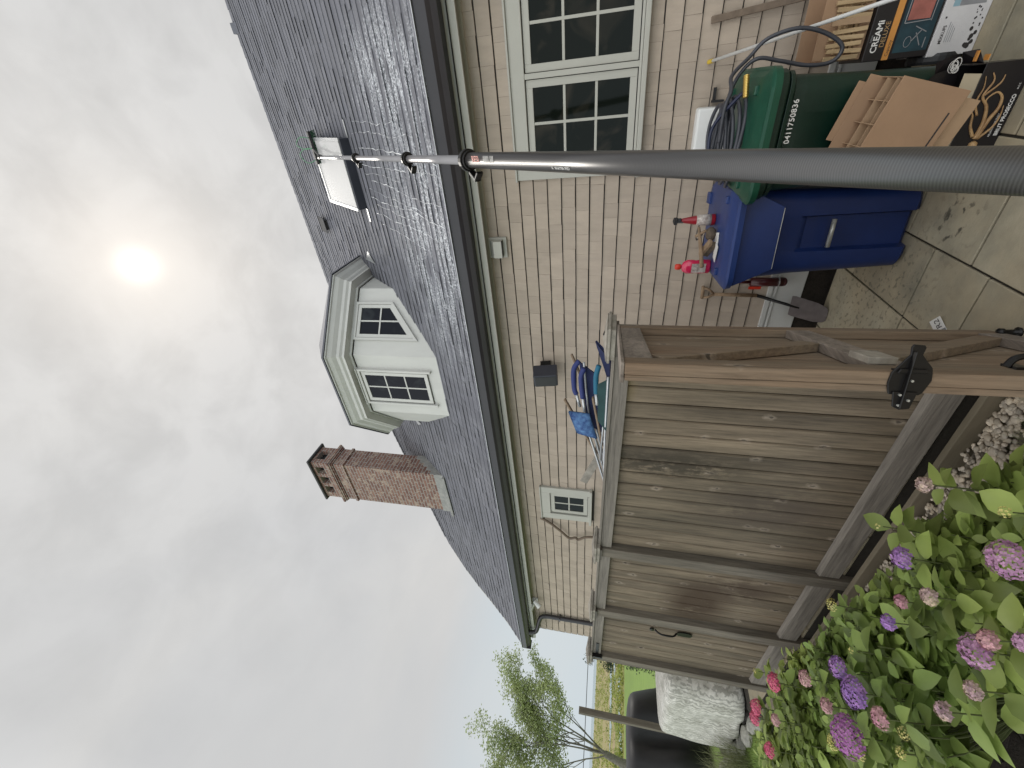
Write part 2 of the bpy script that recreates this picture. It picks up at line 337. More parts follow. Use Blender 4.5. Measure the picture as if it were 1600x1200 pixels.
MBRIST = mat('brush_bristle', (.16, .12, .085), .9, var=.5, scale=70, bump=.8)
MMAROON = mat('maroon_canister', (.06, .008, .01), .3)
MSPADE = mat('spade_steel', (.2, .17, .165), .55, var=.35, scale=12, metal=.35)
MSTICK = mat('grey_brown_wood', (.2, .15, .11), .85, var=.35, scale=16, bump=.4)
MPOLEW = mat('white_rod', (.72, .72, .7), .35, var=.05)
MYEL = mat('yellow_tip', (.6, .42, .05), .5)
MALU = mat('chair_aluminium', (.55, .56, .57), .35, metal=.7, var=.2, scale=10)
MARM = mat('chair_arm_wood', (.24, .17, .11), .6, var=.2, scale=12)
MNAVY = mat('chair_navy_canvas', (.012, .02, .075), .8, var=.25, scale=30, bump=.2, bscale=200)
MTEALF = mat('chair_teal_canvas', (.012, .05, .05), .8, var=.25, scale=30, bump=.2, bscale=200)
MPRINT = mat('chair_print_canvas', (.012, .04, .16), .8, col2=(.10, .22, .42), scale=34, bump=.3)
MFOAMN = mat('navy_foam_tube', (.02, .032, .14), .7); MFOAMT = mat('teal_foam_tube', (.012, .12, .2), .7)
def carbon_extra(t, c, tc, b):
    wv = N(t, 'ShaderNodeTexWave', Scale=72, Distortion=1.0, Detail=2); wv.bands_direction = 'X'; t.links.new(tc.outputs['Object'], wv.inputs['Vector'])
    c = mix_(t, math_(t, 'MULTIPLY', wv.outputs[0], .3), c, (.12, .115, .115))
    return c
MCARB = mat('wound_carbon_pole', (.032, .03, .03), .32, var=.1, spec=.75, metal=.0, extra=carbon_extra)
MCARB2 = mat('pole_section', (.30, .29, .30), .3, var=.1, scale=4, metal=.3)
MTREE = mat('tree_bark', (.2, .185, .16), .9, col2=(.1, .09, .075), scale=7, bump=.5)
def leafm(name, c1, c2, island=.35, scale=1.5, rough=.5):
    m = mat(name, c1, rough, col2=c2, scale=scale, island=island, spec=.4)
    t = m.node_tree; b = t.nodes['Principled BSDF']
    tr = N(t, 'ShaderNodeBsdfTranslucent'); src = b.inputs['Base Color'].links[0].from_socket
    br = N(t, 'ShaderNodeVectorMath', operation='SCALE'); br.inputs['Scale'].default_value = 1.4; t.links.new(src, br.inputs[0]); t.links.new(br.outputs[0], tr.inputs[0])
    ms = N(t, 'ShaderNodeMixShader'); ms.inputs[0].default_value = .3; t.links.new(b.outputs[0], ms.inputs[1]); t.links.new(tr.outputs[0], ms.inputs[2])
    t.links.new(ms.outputs[0], t.nodes['Material Output'].inputs[0]); return m
MLEAF = leafm('hydrangea_leaf', (.33, .40, .11), (.15, .225, .055), island=.5, rough=.42)
MTLEAF = leafm('tree_leaf', (.40, .44, .22), (.26, .31, .15), scale=.4)
MDLEAF = leafm('dark_leaf', (.03, .05, .025), (.02, .035, .018))
MGRASS = leafm('lawn_blade', (.16, .20, .055), (.11, .15, .04), scale=2)
MSTRAW = leafm('dry_grass_blade', (.22, .22, .12), (.13, .16, .07))
MSTEM = mat('green_stem', (.10, .12, .04), .7, var=.3)
FC = dict(p=((.19, .09, .33), (.36, .18, .42)), m=((.25, .10, .22), (.45, .26, .38)), d=((.22, .05, .22), (.36, .14, .34)), k=((.38, .15, .22), (.52, .33, .30)), c=((.33, .20, .26), (.52, .42, .28)), r=((.50, .055, .14), (.58, .12, .20)), y=((.5, .44, .10), (.55, .5, .22)))
MFL = {k: mat('petal_'+n, a, .6, col2=b_, scale=18, island=.3) for k, n, (a, b_) in ((k, dict(p='purple', m='mauve', d='plum', k='pink', c='faded', r='magenta', y='yellow')[k], v) for k, v in FC.items())}
MPEB = mat('river_pebble', (.64, .545, .42), .6, col2=(.42, .385, .34), scale=14, island=.36, bump=.1)
MROCK = mat('pale_rock', (.42, .41, .36), .85, col2=(.2, .2, .18), scale=10, bump=.6, island=.15)
MDROCK = mat('dark_rock', (.06, .055, .05), .85, var=.5, scale=14, bump=.5)
MGRILL = mat('black_vinyl_cover', (.016, .016, .019), .55, var=.3, scale=3, bump=.25, bscale=5)
def lace(t, c, tc, b):
    wv = N(t, 'ShaderNodeTexWave', Scale=9, Distortion=9, Detail=3); wv.inputs['Detail Scale'].default_value = 1.6; t.links.new(tc.outputs['Object'], wv.inputs['Vector'])
    return mix_(t, math_(t, 'MULTIPLY', ramp_(t, wv.outputs[0], [(.2, 1.0), (.5, 0.0)]), .55), c, (.2, .2, .17))
MLACE = mat('crocheted_cover', (.76, .74, .69), .9, col2=(.42, .41, .36), scale=12, bump=.8, bscale=30, extra=lace)
def field_extra(t, c, tc, b):
    mp = N(t, 'ShaderNodeMapping'); mp.inputs['Scale'].default_value = (.22, .05, 1); t.links.new(tc.outputs['Object'], mp.inputs[0])
    n = N(t, 'ShaderNodeTexNoise', Scale=.9, Detail=8, Roughness=.65); t.links.new(mp.outputs[0], n.inputs['Vector'])
    far = ramp_(t, n.outputs[0], [(.3, (.12, .15, .035)), (.46, (.26, .26, .07)), (.56, (.33, .24, .15)), (.62, (.24, .26, .07)), (.72, (.12, .16, .04))])
    sp = N(t, 'ShaderNodeSeparateXYZ'); t.links.new(tc.outputs['Object'], sp.inputs[0])
    mr = N(t, 'ShaderNodeMapRange'); t.links.new(sp.outputs[0], mr.inputs[0]); mr.inputs[1].default_value = -43; mr.inputs[2].default_value = -45; mr.clamp = True
    m2 = N(t, 'ShaderNodeMapRange'); t.links.new(sp.outputs[0], m2.inputs[0]); m2.inputs[1].default_value = -4.6; m2.inputs[2].default_value = -4.0; m2.clamp = True
    return mix_(t, m2.outputs[0], mix_(t, mr.outputs[0], c, far), (.24, .21, .165))  # neutral tone for unseen near ground, added to cut green bounce on trim
MLAWN = mat('lawn', (.20, .30, .06), .9, col2=(.16, .25, .05), scale=1.2, bump=.6, bscale=60, extra=field_extra)
MSEA = mat('sea_water', (.22, .3, .33), .25, var=.1, scale=.1)
MMARSH = leafm('marsh_scrub', (.30, .32, .07), (.16, .22, .05), island=.4, scale=.15)
MSUDS = mat('suds', (.85, .86, .87), .3, spec=.8)
MCABLE = mat('cable', (.03, .03, .03), .7)

# ------------------------------------------------------------------ ground
def gzh(x, y):
    d = math.hypot(x, y); t = min(1, max(0, (d-9)/22)); return -.10-.02*min(4, max(0, d-5))-.95*t*t*(3-2*t)
g = M(); xs = [12, 6, 3, 1, 0, -1, -2, -3, -4, -5, -6, -7, -8, -10, -12, -15, -18, -22, -26, -30, -35, -40, -60, -100, -200, -420]; ys = [-60, -20, -8, -4, -2, 0, 1, 2, 3, 4, 6, 8, 10, 13, 16, 20, 25, 30, 40, 70, 150, 420]
for y in ys:
    for x in xs: g.v.append((x, y, gzh(x, y)))
for j in range(len(ys)-1):
    for i in range(len(xs)-1):
        a = j*len(xs)+i; g.f.append((a+1, a, a+len(xs), a+len(xs)+1))
o = g.build('ground', MLAWN, smooth=True, kind='structure', label='green lawn running out to tawny salt marsh', )
s_ = M(); s_.quad((-2500, -1500, -1.0), (-418, -1500, -1.0), (-418, 2500, -1.0), (-2500, 2500, -1.0)); s_.build('sea', MSEA, kind='structure', label='thin pale strip of sea on the horizon')
for p in (((-46, 9.5), (-50, 20), (-55, 21), (-49, 8)), ((-70, 20), (-74, 34), (-82, 36), (-76, 18)), ((-60, 22), (-63, 28), (-67, 29), (-63, 21))):
    m = M(); m.add([(x, y, gzh(x, y)+.03) for x, y in p], [(0, 1, 2, 3)]); m.build('marsh_pool', MSEA, kind='structure', label='pale pool of water in the marsh')
# flagstones: x0,x1,y0,y1
FL = [(-.86, -.35, 2.81, 3.42), (-.86, -.35, 2.28, 2.81), (-.86, -.35, 1.62, 2.28), (-.86, -.35, .9, 1.62), (-.86, -.35, .1, .9),
      (-1.25, -.86, 2.55, 3.19), (-1.25, -.86, 2.15, 2.55), (-1.2, -.86, 1.45, 2.15), (-1.2, -.86, .7, 1.45), (-1.2, -.86, .1, .7), (-1.25, -.86, 3.19, 3.42),
      (-1.75, -1.25, 2.55, 3.42), (-1.75, -1.25, 1.93, 2.55), (-.35, .3, 2.78, 3.42), (-.35, .3, 2.42, 2.78), (-.35, .3, 1.7, 2.42), (-.35, .3, .9, 1.7), (-.35, .3, .1, .9)]
x = -1.75
while x > -5.2:
    wd = R.choice((.5, .7, .6)); y = 1.93
    for hh in (R.choice((.4, .6)), R.choice((.35, .5))): FL.append((x-wd, x, y, y+hh)); y += hh
    FL.append((x-wd, x, y, 3.42)); x -= wd
x = .3
while x < 3.4:
    wd = R.choice((.5, .7, .6)); y = 3.42
    while y > .1: hh = R.choice((.5, .7, .4)); FL.append((x, x+wd, max(.1, y-hh), y)); y -= hh
    x += wd
y = .1
while y > -2.4:
    x = -1.2; hh = R.choice((.5, .6))
    while x < 3.4: wd = R.choice((.5, .8, .6)); FL.append((x, x+wd, y-hh, y)); x += wd
    y -= hh
pa = M()
for x0, x1, y0, y1 in FL:
    dz = R.uniform(-.0015, .0015); gp = .0055
    pa.box(x0+gp, x1-gp, y0+gp, y1-gp, -.05, dz)
pa.build('patio', MFLAG, bevel=.004, kind='structure', label='bluestone patio of rectangular flags with dark joints')
m = M(); m.box(-1.2, 3.5, -2.4, 1.93, -.12, -.009); m.box(-5.6, 3.5, 1.93, 3.425, -.12, -.009); m.build('patio_bed', MJOINT, kind='structure', label='sandy bed under the flags')
m = M(); m.box(-8, 3.5, 3.425, 3.52, -.12, -.03); m.build('soil_strip', MSOIL, kind='structure', label='dark soil strip at the foot of the house wall')
m = M(); m.add([(-.9, -1.2, -.088), (-.9, 1.4, -.088), (-1.3, 1.55, -.088), (-5.2, 1.55, -.09), (-5.6, .6, -.095), (-5.2, .35, -.1), (-1.6, -1.2, -.09)], [tuple(range(6, -1, -1))]); m.build('mulch_bed', MSOIL, kind='structure', label='dark mulch under the hydrangeas')
m = M()
for i in range(4): m.box(-1.25-.98*(i+1)+.004, -1.25-.98*i, 1.828, 1.862, -.1, .0+.002*i)
put(m.build('garden_edging', MCONC, bevel=.004), label='brown edging boards between the pebble strip and the fence', cat='edging')
# pebbles
def blob(m, c, r, seed, flat=.6, lat=5, lon=8):
    q = random.Random(seed); sx, sy = q.uniform(.75, 1.35), q.uniform(.7, 1.1); an = q.uniform(0, PI); rings = []
    for i in range(1, lat):
        th = PI*i/lat; ring = []
        for k in range(lon):
            ph = 2*PI*k/lon; rr = r*(1+q.uniform(-.1, .1)); x, y = rr*sx*math.sin(th)*math.cos(ph), rr*sy*math.sin(th)*math.sin(ph)
            ring.append(Vector((c[0]+x*math.cos(an)-y*math.sin(an), c[1]+x*math.sin(an)+y*math.cos(an), c[2]-rr*flat*math.cos(th))))
        rings.append(ring)
    b = len(m.v); m.loft(rings, False); n = len(m.v)
    m.v.append((c[0], c[1], c[2]-r*flat)); m.v.append((c[0], c[1], c[2]+r*flat))
    for k in range(lon): m.f.append((n, b+(k+1) % lon, b+k)); m.f.append((n+1, n-lon+k, n-lon+(k+1) % lon))
m = M()
for i in range(3400):
    x = -1.22-3.9*R.random()**1.6; y = R.uniform(1.40, 1.822); blob(m, (x, y, -.075+R.uniform(0, .022)), R.choice((R.uniform(.008, .014), R.uniform(.011, .02))), i, R.uniform(.35, .6))
for i in range(160): blob(m, (R.uniform(-1.35, -1.21), R.uniform(.9, 1.5), -.085+R.uniform(0, .02)), R.uniform(.012, .024), i+5000, .6)
m.build('pebbles', MPEB, smooth=True, kind='stuff', label='pale rounded river pebbles beside the fence')
m = M()
for i in range(700):
    x = R.uniform(-5, -1.15); y = R.uniform(.1, 1.45); a = R.uniform(0, PI); l = R.uniform(.015, .04)
    m.box(-l, l, -.006, .006, -.003, .003, Matrix.Translation((x, y, -.08)) @ Euler((R.uniform(-.4, .4), R.uniform(-.4, .4), a)).to_matrix().to_4x4())
m.build('bark_chips', MSOIL, kind='stuff', label='dark bark chips on the planting bed')

# ------------------------------------------------------------------ house
house = thing('house', 'tan shingled house with slate grey roof, dormer and brick chimney', 'house', (-3, 3.5, 0))
HX0, HX1, WY = -7.95, 3.0, 3.5
OPEN = [(-.57, .71, 1.46, 2.36), (-4.69, -4.09, 1.73, 2.375)]
m = M()
EXP = .109; nC = 22; Z0 = .40
for i in range(nC):
    z0 = Z0+EXP*i; z1 = min(z0+EXP-.008, 2.72); x = HX0+R.uniform(-.15, 0)  # courses stop short: the dark wall behind stands in for their shadow line
    while x < HX1:
        wd = R.choice((R.uniform(.07, .13), R.uniform(.1, .2), R.uniform(.15, .26))); a, b = max(x, HX0), min(x+wd, HX1); x += wd
        if b-a < .012: continue
        segs = [(a, b)]
        for ox0, ox1, oz0, oz1 in OPEN:
            if oz0-.075 < z0 < oz1-.02:
                ns = []
                for p, q in segs:
                    if q <= ox0 or p >= ox1: ns.append((p, q))
                    else:
                        if p < ox0: ns.append((p, ox0+.01))
                        if q > ox1: ns.append((ox1-.01, q))
                segs = ns
        th = .019+R.uniform(-.003, .003); dz = R.uniform(-.0022, .0022)
        for p, q in segs:
            if q-p < .01: continue
            p += .0005; q -= .0005; y0, y1 = WY-th, WY-.007
            m.add([(p, y0, z0+dz), (q, y0, z0+dz), (q, y1, z1), (p, y1, z1), (p, y0+.010, z0+dz), (q, y0+.010, z0+dz)], [(0, 1, 2, 3), (0, 4, 5, 1), (0, 3, 4), (1, 5, 2)])
    # gable side of the house
    y = WY-.013
    while y < 9.7:
        wd = R.uniform(.1, .26); th = .0135
        m.add([(HX0-th, y+.001, z0), (HX0-th, y+wd-.001, z0), (HX0-.002, y+wd-.001, z1), (HX0-.002, y+.001, z1)], [(0, 3, 2, 1)])
        m.add([(HX0-th, y, z0), (HX0-th, y+wd, z0), (HX0, y+wd, z0), (HX0, y, z0)], [(0, 1, 2, 3)])
        y += wd
m.build('shingle_siding', MSH, house)
m = M(); m.box(HX0, HX1, WY, 9.76, -.1, 2.72); m.build('wall', MDARK, house)
# water table board and foundation skirt
m = M(); m.box(HX0-.02, HX1, WY-.022, WY+.01, .15, .365); m.box(HX0-.03, HX1, WY-.034, WY+.01, .367, .402); m.box(HX0-.02, HX1, WY-.03, WY+.01, .335, .352)
m.build('skirt_board', MWHITE, house, bevel=.003)
m = M(); m.box(HX0-.02, HX1, WY-.012, WY, -.1, .149); m.build('foundation', MSOIL, house)
# roof -------------------------------------------------------------
PR = [(3.2, 2.87), (3.6, 3.27), (4.1, 3.83), (9, 3.83+4.9*1.2)]
def rz(y): return float(np.interp(y, [p[0] for p in PR], [p[1] for p in PR]))
RY, RZ = 6.63, rz(6.63)
def xl(y): return float(np.interp(y, [3.2, 3.41, 3.8, 4.2, 4.6, 5.0, 5.05, 6.63], [-8.05, -8.08, -8.19, -8.32, -8.3, -8.08, -7.95, -4.2]))
RX1 = 3.1
ysamp = list(np.linspace(3.2, 6.63, 30))
m = M()
for a, b in zip(ysamp[:-1], ysamp[1:]): m.quad((xl(a), a, rz(a)-.012), (RX1, a, rz(a)-.012), (RX1, b, rz(b)-.012), (xl(b), b, rz(b)-.012))
m.quad((RX1, RY, RZ-.012), (-4.2, RY, RZ-.012), (-8.0, 10.06, 2.87), (RX1, 10.06, 2.87))
m.add([(-4.2, RY, RZ-.012), (-7.95, 5.05, rz(5.05)-.012), (-8.0, 10.06, 2.87)], [(0, 2, 1)])
m.add([(-8.0, 3.2, 2.75), (-8.0, 4.2, 3.9), (-7.95, 5.05, rz(5.05)-.02), (-8.0, 10.06, 2.8)], [(0, 1, 2, 3)])
m.add([(RX1, 3.2, 2.85), (RX1, RY, RZ-.02), (RX1, 10.06, 2.85)], [(0, 1, 2)])
m.quad((-8.0, 3.3, 2.7), (RX1, 3.3, 2.7), (RX1, 10.0, 2.7), (-8.0, 10.0, 2.7))
roof = m.build('roof', MROOFB, house)
m = M()
# arc length table
tab = [(3.185, rz(3.2)-.012, 0.0)]
yy = 3.185; s = 0
while yy < RY:
    y2 = yy+.01; z2 = rz(y2)-(.012 if y2 < 3.2 else 0); s += math.hypot(y2-yy, z2-tab[-1][1]); tab.append((y2, z2, s)); yy = y2
def at_s(q):
    ya = float(np.interp(q, [t[2] for t in tab], [t[0] for t in tab])); return ya, float(np.interp(q, [t[2] for t in tab], [t[1] for t in tab]))
SE = .112; k = 0
while k*SE < tab[-1][2]:
    ya, za = at_s(k*SE); yb, zb = at_s(min(k*SE+SE+.012, tab[-1][2])); dy, dz = yb-ya, zb-za; L = math.hypot(dy, dz); ny, nz = -dz/L, dy/L
    x = xl(ya)+R.uniform(-.02, .02)
    while x < RX1:
        wd = R.choice((R.uniform(.06, .14), R.uniform(.14, .3), R.uniform(.2, .45))); b = min(x+wd, RX1); th = R.choice((.006, .0075, .009, .0125)); th2 = .001; dd = R.uniform(-.0015, .0015)
        A = (ya-dd*dy/L, za-dd*dz/L)
        xa = max(x, xl(ya)); xb_ = max(x, xl(yb))
        m.add([(xa, A[0]+ny*th, A[1]+nz*th), (b, A[0]+ny*th, A[1]+nz*th), (b, yb+ny*th2, zb+nz*th2), (xb_ if xb_ < b else b, yb+ny*th2, zb+nz*th2), (xa, A[0]+ny*(th-.004), A[1]+nz*(th-.004)), (b, A[0]+ny*(th-.004), A[1]+nz*(th-.004))],
              [(0, 1, 2, 3), (4, 5, 1, 0), (0, 3, 4), (1, 5, 2)])
        x += wd
    k += 1
# ridge and hip caps
x = -4.2
while x < RX1:
    m.add([(x, RY-.09, RZ-.09), (x+.16, RY-.09, RZ-.095), (x+.16, RY, RZ+.012), (x, RY, RZ+.022), (x+.16, RY+.09, RZ-.09), (x, RY+.09, RZ-.08)], [(0, 1, 2, 3), (3, 2, 4, 5)]); x += .13
hp0, hp1 = Vector((-7.97, 5.05, rz(5.05)+.01)), Vector((-4.2, RY, RZ+.012)); nst = 34
for i in range(nst):
    a = hp0.lerp(hp1, i/nst); b = hp0.lerp(hp1, (i+1.15)/nst)
    m.add([a+Vector((0, 0, .012)), b, b+Vector((.09, -.05, -.05)), a+Vector((.09, -.05, -.04)), b+Vector((-.08, .1, -.03)), a+Vector((-.08, .1, -.02))], [(0, 3, 2, 1), (0, 1, 4, 5)])
m.box(1.0, 1.12, RY-.05, RY+.1, RZ-.06, RZ+.03)
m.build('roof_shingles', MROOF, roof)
m = M()
for a, b in zip(ysamp[:14], ysamp[1:15]): m.bar((xl(a)+.005, a, rz(a)-.055), (xl(b)+.005, b, rz(b)-.055), .02, .085)
m.build('rake_board', MTRIM, roof)
# box vent
m = M(); c = Vector((-1.38, 5.80, rz(5.80))); nrm = Vector((0, -1.2, 1)).normalized(); sl_ = Vector((0, 1, 1.2)).normalized(); xx = Vector((1, 0, 0))
def slope_m(c): 
    q = Matrix((xx, sl_, nrm)).transposed().to_4x4(); q.translation = c; return q
m.box(-.07, .07, -.08, .08, -.02, .05, slope_m(c)); m.box(-.11, .11, -.12, .13, .05, .06, slope_m(c)); m.build('roof_vent', MSTONE, roof, bevel=.004)
# skylight
kx0, kx1, ky0, ky1 = -.93, -.235, 4.51, 5.17
c = Vector(((kx0+kx1)/2, (ky0+ky1)/2, rz((ky0+ky1)/2))); q = slope_m(c); hw = (kx1-kx0)/2; hl = math.hypot(ky1-ky0, rz(ky1)-rz(ky0))/2-.03
sk = M(); sk.box(-hw, hw, -hl, -hl+.05, -.03, .10, q); sk.box(-hw, hw, hl-.05, hl, -.03, .10, q); sk.box(-hw, -hw+.04, -hl+.05, hl-.05, -.03, .10, q); sk.box(hw-.04, hw, -hl+.05, hl-.05, -.03, .10, q)
skl = sk.build('skylight', MSTEELD, house, bevel=.006)
m = M(); m.box(-hw+.02, hw-.02, -hl+.035, hl-.02, .101, .108, q); m.build('skylight_glass', MSKYG, skl)
m = M(); m.box(-hw-.01, -hw+.02, -hl, hl, .101, .116, q); m.box(hw-.02, hw+.01, -hl, hl, .101, .116, q); m.box(-hw, hw, hl-.02, hl+.01, .101, .116, q)
m.box(-hw-.14, -hw, -hl-.03, -hl+.01, .012, .016, q); m.box(hw, hw+.16, -hl-.03, -hl+.0, .012, .016, q); m.build('skylight_frame', MALU, skl)
# gutter, fascia, soffit, downspout
def gutter_profile(x): return [(x, 3.33, 2.735), (x, 3.22, 2.728), (x, 3.205, 2.765), (x, 3.185, 2.79), (x, 3.178, 2.862), (x, 3.19, 2.868), (x, 3.195, 2.862), (x, 3.20, 2.80), (x, 3.225, 2.745), (x, 3.33, 2.748)]
m = M(); xa, xb = -8.12, 3.1
m.loft([[Vector(v) for v in gutter_profile(xa)], [Vector(v) for v in gutter_profile(xb)]]); m.box(xa-.003, xa+.003, 3.18, 3.33, 2.72, 2.86)
m.box(xa, xb, 3.318, 3.33, 2.74, 2.862); m.build('gutter', MGUT, house)
m = M(); m.box(xa, xb, 3.16, 3.33, 2.8685, 2.8725); m.build('drip_edge', MALU, house)
m = M(); m.box(-8.02, xb, 3.332, 3.352, 2.65, 2.85); m.box(-8.02, xb, 3.352, 3.36, 2.655, 2.70); m.build('fascia', MTRIM, house)
m = M(); m.box(-8.0, xb, 3.36, 3.5, 2.70, 2.712); m.box(-7.95, xb, 3.462, 3.49, 2.655, 2.6995); m.build('soffit', MTRIM, house)
m = M(); dx = -7.36
pts = spline([(dx-.3, 3.26, 2.73), (dx-.3, 3.27, 2.66), (dx-.26, 3.30, 2.60), (dx-.03, 3.40, 2.54), (dx, 3.43, 2.44), (dx, 3.435, 2.3)], 5)+[Vector((dx, 3.435, .05))]
m.tube(pts, .036, 10); 
for z in (2.2, 1.3): m.box(dx-.045, dx+.045, 3.395, 3.485, z, z+.02)
m.build('downspout', MGUT, house, smooth=False)
# windows -------------------------------------------------------------
def win(parent, name, x0, x1, z0, z1, cas, sashes, rows, cols, glass, y=WY, trim=MTRIM, sill=True, m4=None, apron=.0, fr=.045):
    """window built on the plane y; m4 places it elsewhere"""
    q = m4 or Matrix.Identity(4)
    f = M(); yo = y-.045
    f.box(x0, x0+cas, yo, y, z0, z1, q); f.box(x1-cas, x1, yo, y, z0, z1, q); f.box(x0+cas, x1-cas, yo-.0, y, z1-cas*1.15, z1, q)
    f.box(x0-.01, x1+.01, yo-.015, y-.0, z1, z1+.014, q)
    wob = f.build(name, trim, parent, bevel=.003)
    zi0 = z0+.05; zi1 = z1-cas*1.15
    if sill:
        s2 = M(); s2.box(x0-.02, x1+.02, yo-.035, y-.002, z0, z0+.032, q); s2.box(x0+cas, x1-cas, yo-.005, y-.002, z0+.033, zi0, q); s2.build('sill', trim, wob, bevel=.004)
    sw = (x1-x0-2*cas)/sashes
    for k in range(sashes):
        a = x0+cas+sw*k; b = a+sw; yf = y-.02
        s3 = M(); g0 = .012 if sashes == 1 else .016
        if sashes > 1 and k: s3.box(a-.016, a+.016, yo+.004, y-.002, zi0, zi1, q)
        a2, b2 = a+g0+.004, b-g0-.004
        s3.box(a2, a2+fr, yf-.008, yf+.012, zi0+.006, zi1-.006, q); s3.box(b2-fr, b2, yf-.008, yf+.012, zi0+.006, zi1-.006, q)
        s3.box(a2+fr, b2-fr, yf-.008, yf+.012, zi0+.006, zi0+.006+fr, q); s3.box(a2+fr, b2-fr, yf-.008, yf+.012, zi1-.006-fr, zi1-.006, q)
        ga, gb, gc, gd = a2+fr, b2-fr, zi0+.006+fr, zi1-.006-fr
        for i in range(1, cols): xm = ga+(gb-ga)*i/cols; s3.box(xm-.009, xm+.009, yf-.004, yf+.012, gc, gd, q)
        for i in range(1, rows): zm = gc+(gd-gc)*i/rows; s3.box(ga, gb, yf-.0025, yf+.0105, zm-.009, zm+.009, q)
        s3.build('sash', trim, wob, bevel=.002)
        s4 = M(); s4.box(a2+.005, b2-.005, yf+.0005, yf+.008, zi0+.01, zi1-.01, q); s4.build('pane', glass, wob)
    s5 = M(); s5.box(x0+cas, x1-cas, y-.012, y-.0105, zi0, zi1, q); s5.build('window_box', MBLKP, wob)
    return wob
win(house, 'window', -.57, .71, 1.46, 2.36, .085, 2, 3, 2, MGLASS)
win(house, 'window', -4.69, -4.09, 1.73, 2.375, .1, 1, 2, 2, MGLASS, fr=.05)
# dormer: half octagon standing on the roof ------------------------------------
fp = [(-1.86, 5.6), (-1.86, 4.46), (-2.5, 3.90), (-3.395, 3.90), (-4.035, 4.46), (-4.035, 5.6)]
def offset_fp(o_):
    out = []
    P = [Vector((a, b)) for a, b in fp]
    for i, p in enumerate(P):
        ds = []
        if i > 0: ds.append((p-P[i-1]).normalized())
        if i < len(P)-1: ds.append((P[i+1]-p).normalized())
        ns = [Vector((-d.y, d.x)) for d in ds]           # outward for this winding?
        n = sum(ns, Vector((0, 0))).normalized(); n = n/n.dot(ns[0]); out.append(p+n*o_)
    return out
sgn = 1 if (offset_fp(.1)[2].y < fp[2][1]) else -1
def ring(off, z): return [Vector((p.x, p.y, z)) for p in offset_fp(sgn*off)]
m = M(); m.loft([ring(0, 3.3), ring(0, 4.72)], True)
dorm = m.build('dormer', MDORM, house)
m = M()
prof = [(0.0, 4.735), (.018, 4.735), (.018, 4.765), (.115, 4.768), (.115, 4.80), (.135, 4.825), (.14, 4.86), (.175, 4.90), (.20, 4.945), (.22, 4.95), (.22, 4.968), (0, 4.97)]
for (a, za), (b, zb) in zip(prof[:-1], prof[1:]):
    r0, r1 = ring(a, za), ring(b, zb)
    for i in range(5): m.quad(r0[i], r0[i+1], r1[i+1], r1[i])
m.build('cornice', MDORM, dorm)
m = M(); r0 = ring(.235, 4.966); r1 = ring(.235, 4.99)
for i in range(5): m.quad(r0[i], r0[i+1], r1[i+1], r1[i])
apex = Vector((-2.95, 4.85, 6.02)); bk_ = Vector((-2.95, 6.1, 6.03)); r2 = ring(.235, 4.99)
for i, tri in ((1, 0), (2, 0), (3, 0)): m.add([r2[i], r2[i+1], apex], [(0, 1, 2)])
m.add([r2[0], r2[1], apex, bk_], [(0, 1, 2, 3)]); m.add([r2[4], r2[5], bk_, apex], [(0, 1, 2, 3)])
m.build('dormer_roof', MROOF, dorm)
# lead step flashing each side of the dormer eave
for sx, xx_ in ((1, -1.62), (-1, -4.28)):
    m = M(); m.add([(xx_, 4.66, rz(4.66)+.03), (xx_+sx*.13, 4.78, rz(4.78)+.02), (xx_, 4.86, rz(4.86)+.03)], [(0, 1, 2)]); m.build('flashing', MALU, dorm)
win(dorm, 'window', -3.235, -2.69, 3.72, 4.725, .03, 1, 3, 2, MGLASS2, y=3.902, trim=MDORM, sill=False, fr=.045)
# canted window with sloping foot
p0 = Vector((-2.5, 3.90, 0)); p1 = Vector((-1.86, 4.46, 0)); ud = (p1-p0).normalized(); nd = Vector((ud.y, -ud.x, 0))
def cq(u, z, o_): return p0+ud*u+Vector((0, 0, z))+nd*o_
def poly_plate(m, pts, o0, o1):
    n = len(pts); vs = [cq(u, z, o0) for u, z in pts]+[cq(u, z, o1) for u, z in pts]
    m.add(vs, [tuple(range(n)), tuple(range(2*n-1, n-1, -1))]+[((i+1) % n, i, n+i, n+(i+1) % n) for i in range(n)])
def cant(u0, u1, zt, zb0, zb1, fw_, o0, o1, m):
    poly_plate(m, [(u0, zb0), (u0+fw_, zb0+fw_*.78), (u0+fw_, zt), (u0, zt)], o0, o1); poly_plate(m, [(u1-fw_, zb1-fw_*.78), (u1, zb1), (u1, zt), (u1-fw_, zt)], o0, o1)
    poly_plate(m, [(u0+fw_, zt-fw_), (u1-fw_, zt-fw_), (u1-fw_, zt), (u0+fw_, zt)], o0, o1)
    poly_plate(m, [(u0+fw_, zb0+fw_*.78), (u1-fw_, zb1-fw_*.78), (u1-fw_, zb1-fw_*.78+fw_*1.3), (u0+fw_, zb0+fw_*.78+fw_*1.3)], o0, o1)
m = M(); cant(.19, .67, 4.725, 3.86, 4.235, .028, .001, .03, m); cw = m.build('window', MDORM, dorm)
m = M(); cant(.222, .638, 4.693, 3.92, 4.244, .042, .0, .022, m); poly_plate(m, [(.421, 4.09), (.439, 4.11), (.439, 4.65), (.421, 4.65)], .004, .018); poly_plate(m, [(.262, 4.375), (.598, 4.375), (.598, 4.393), (.262, 4.393)], .005, .017)
m.build('sash', MDORM, cw)
m = M(); poly_plate(m, [(.23, 3.95), (.63, 4.26), (.63, 4.68), (.23, 4.68)], .001, .008); m.build('pane', MGLASS2, cw)
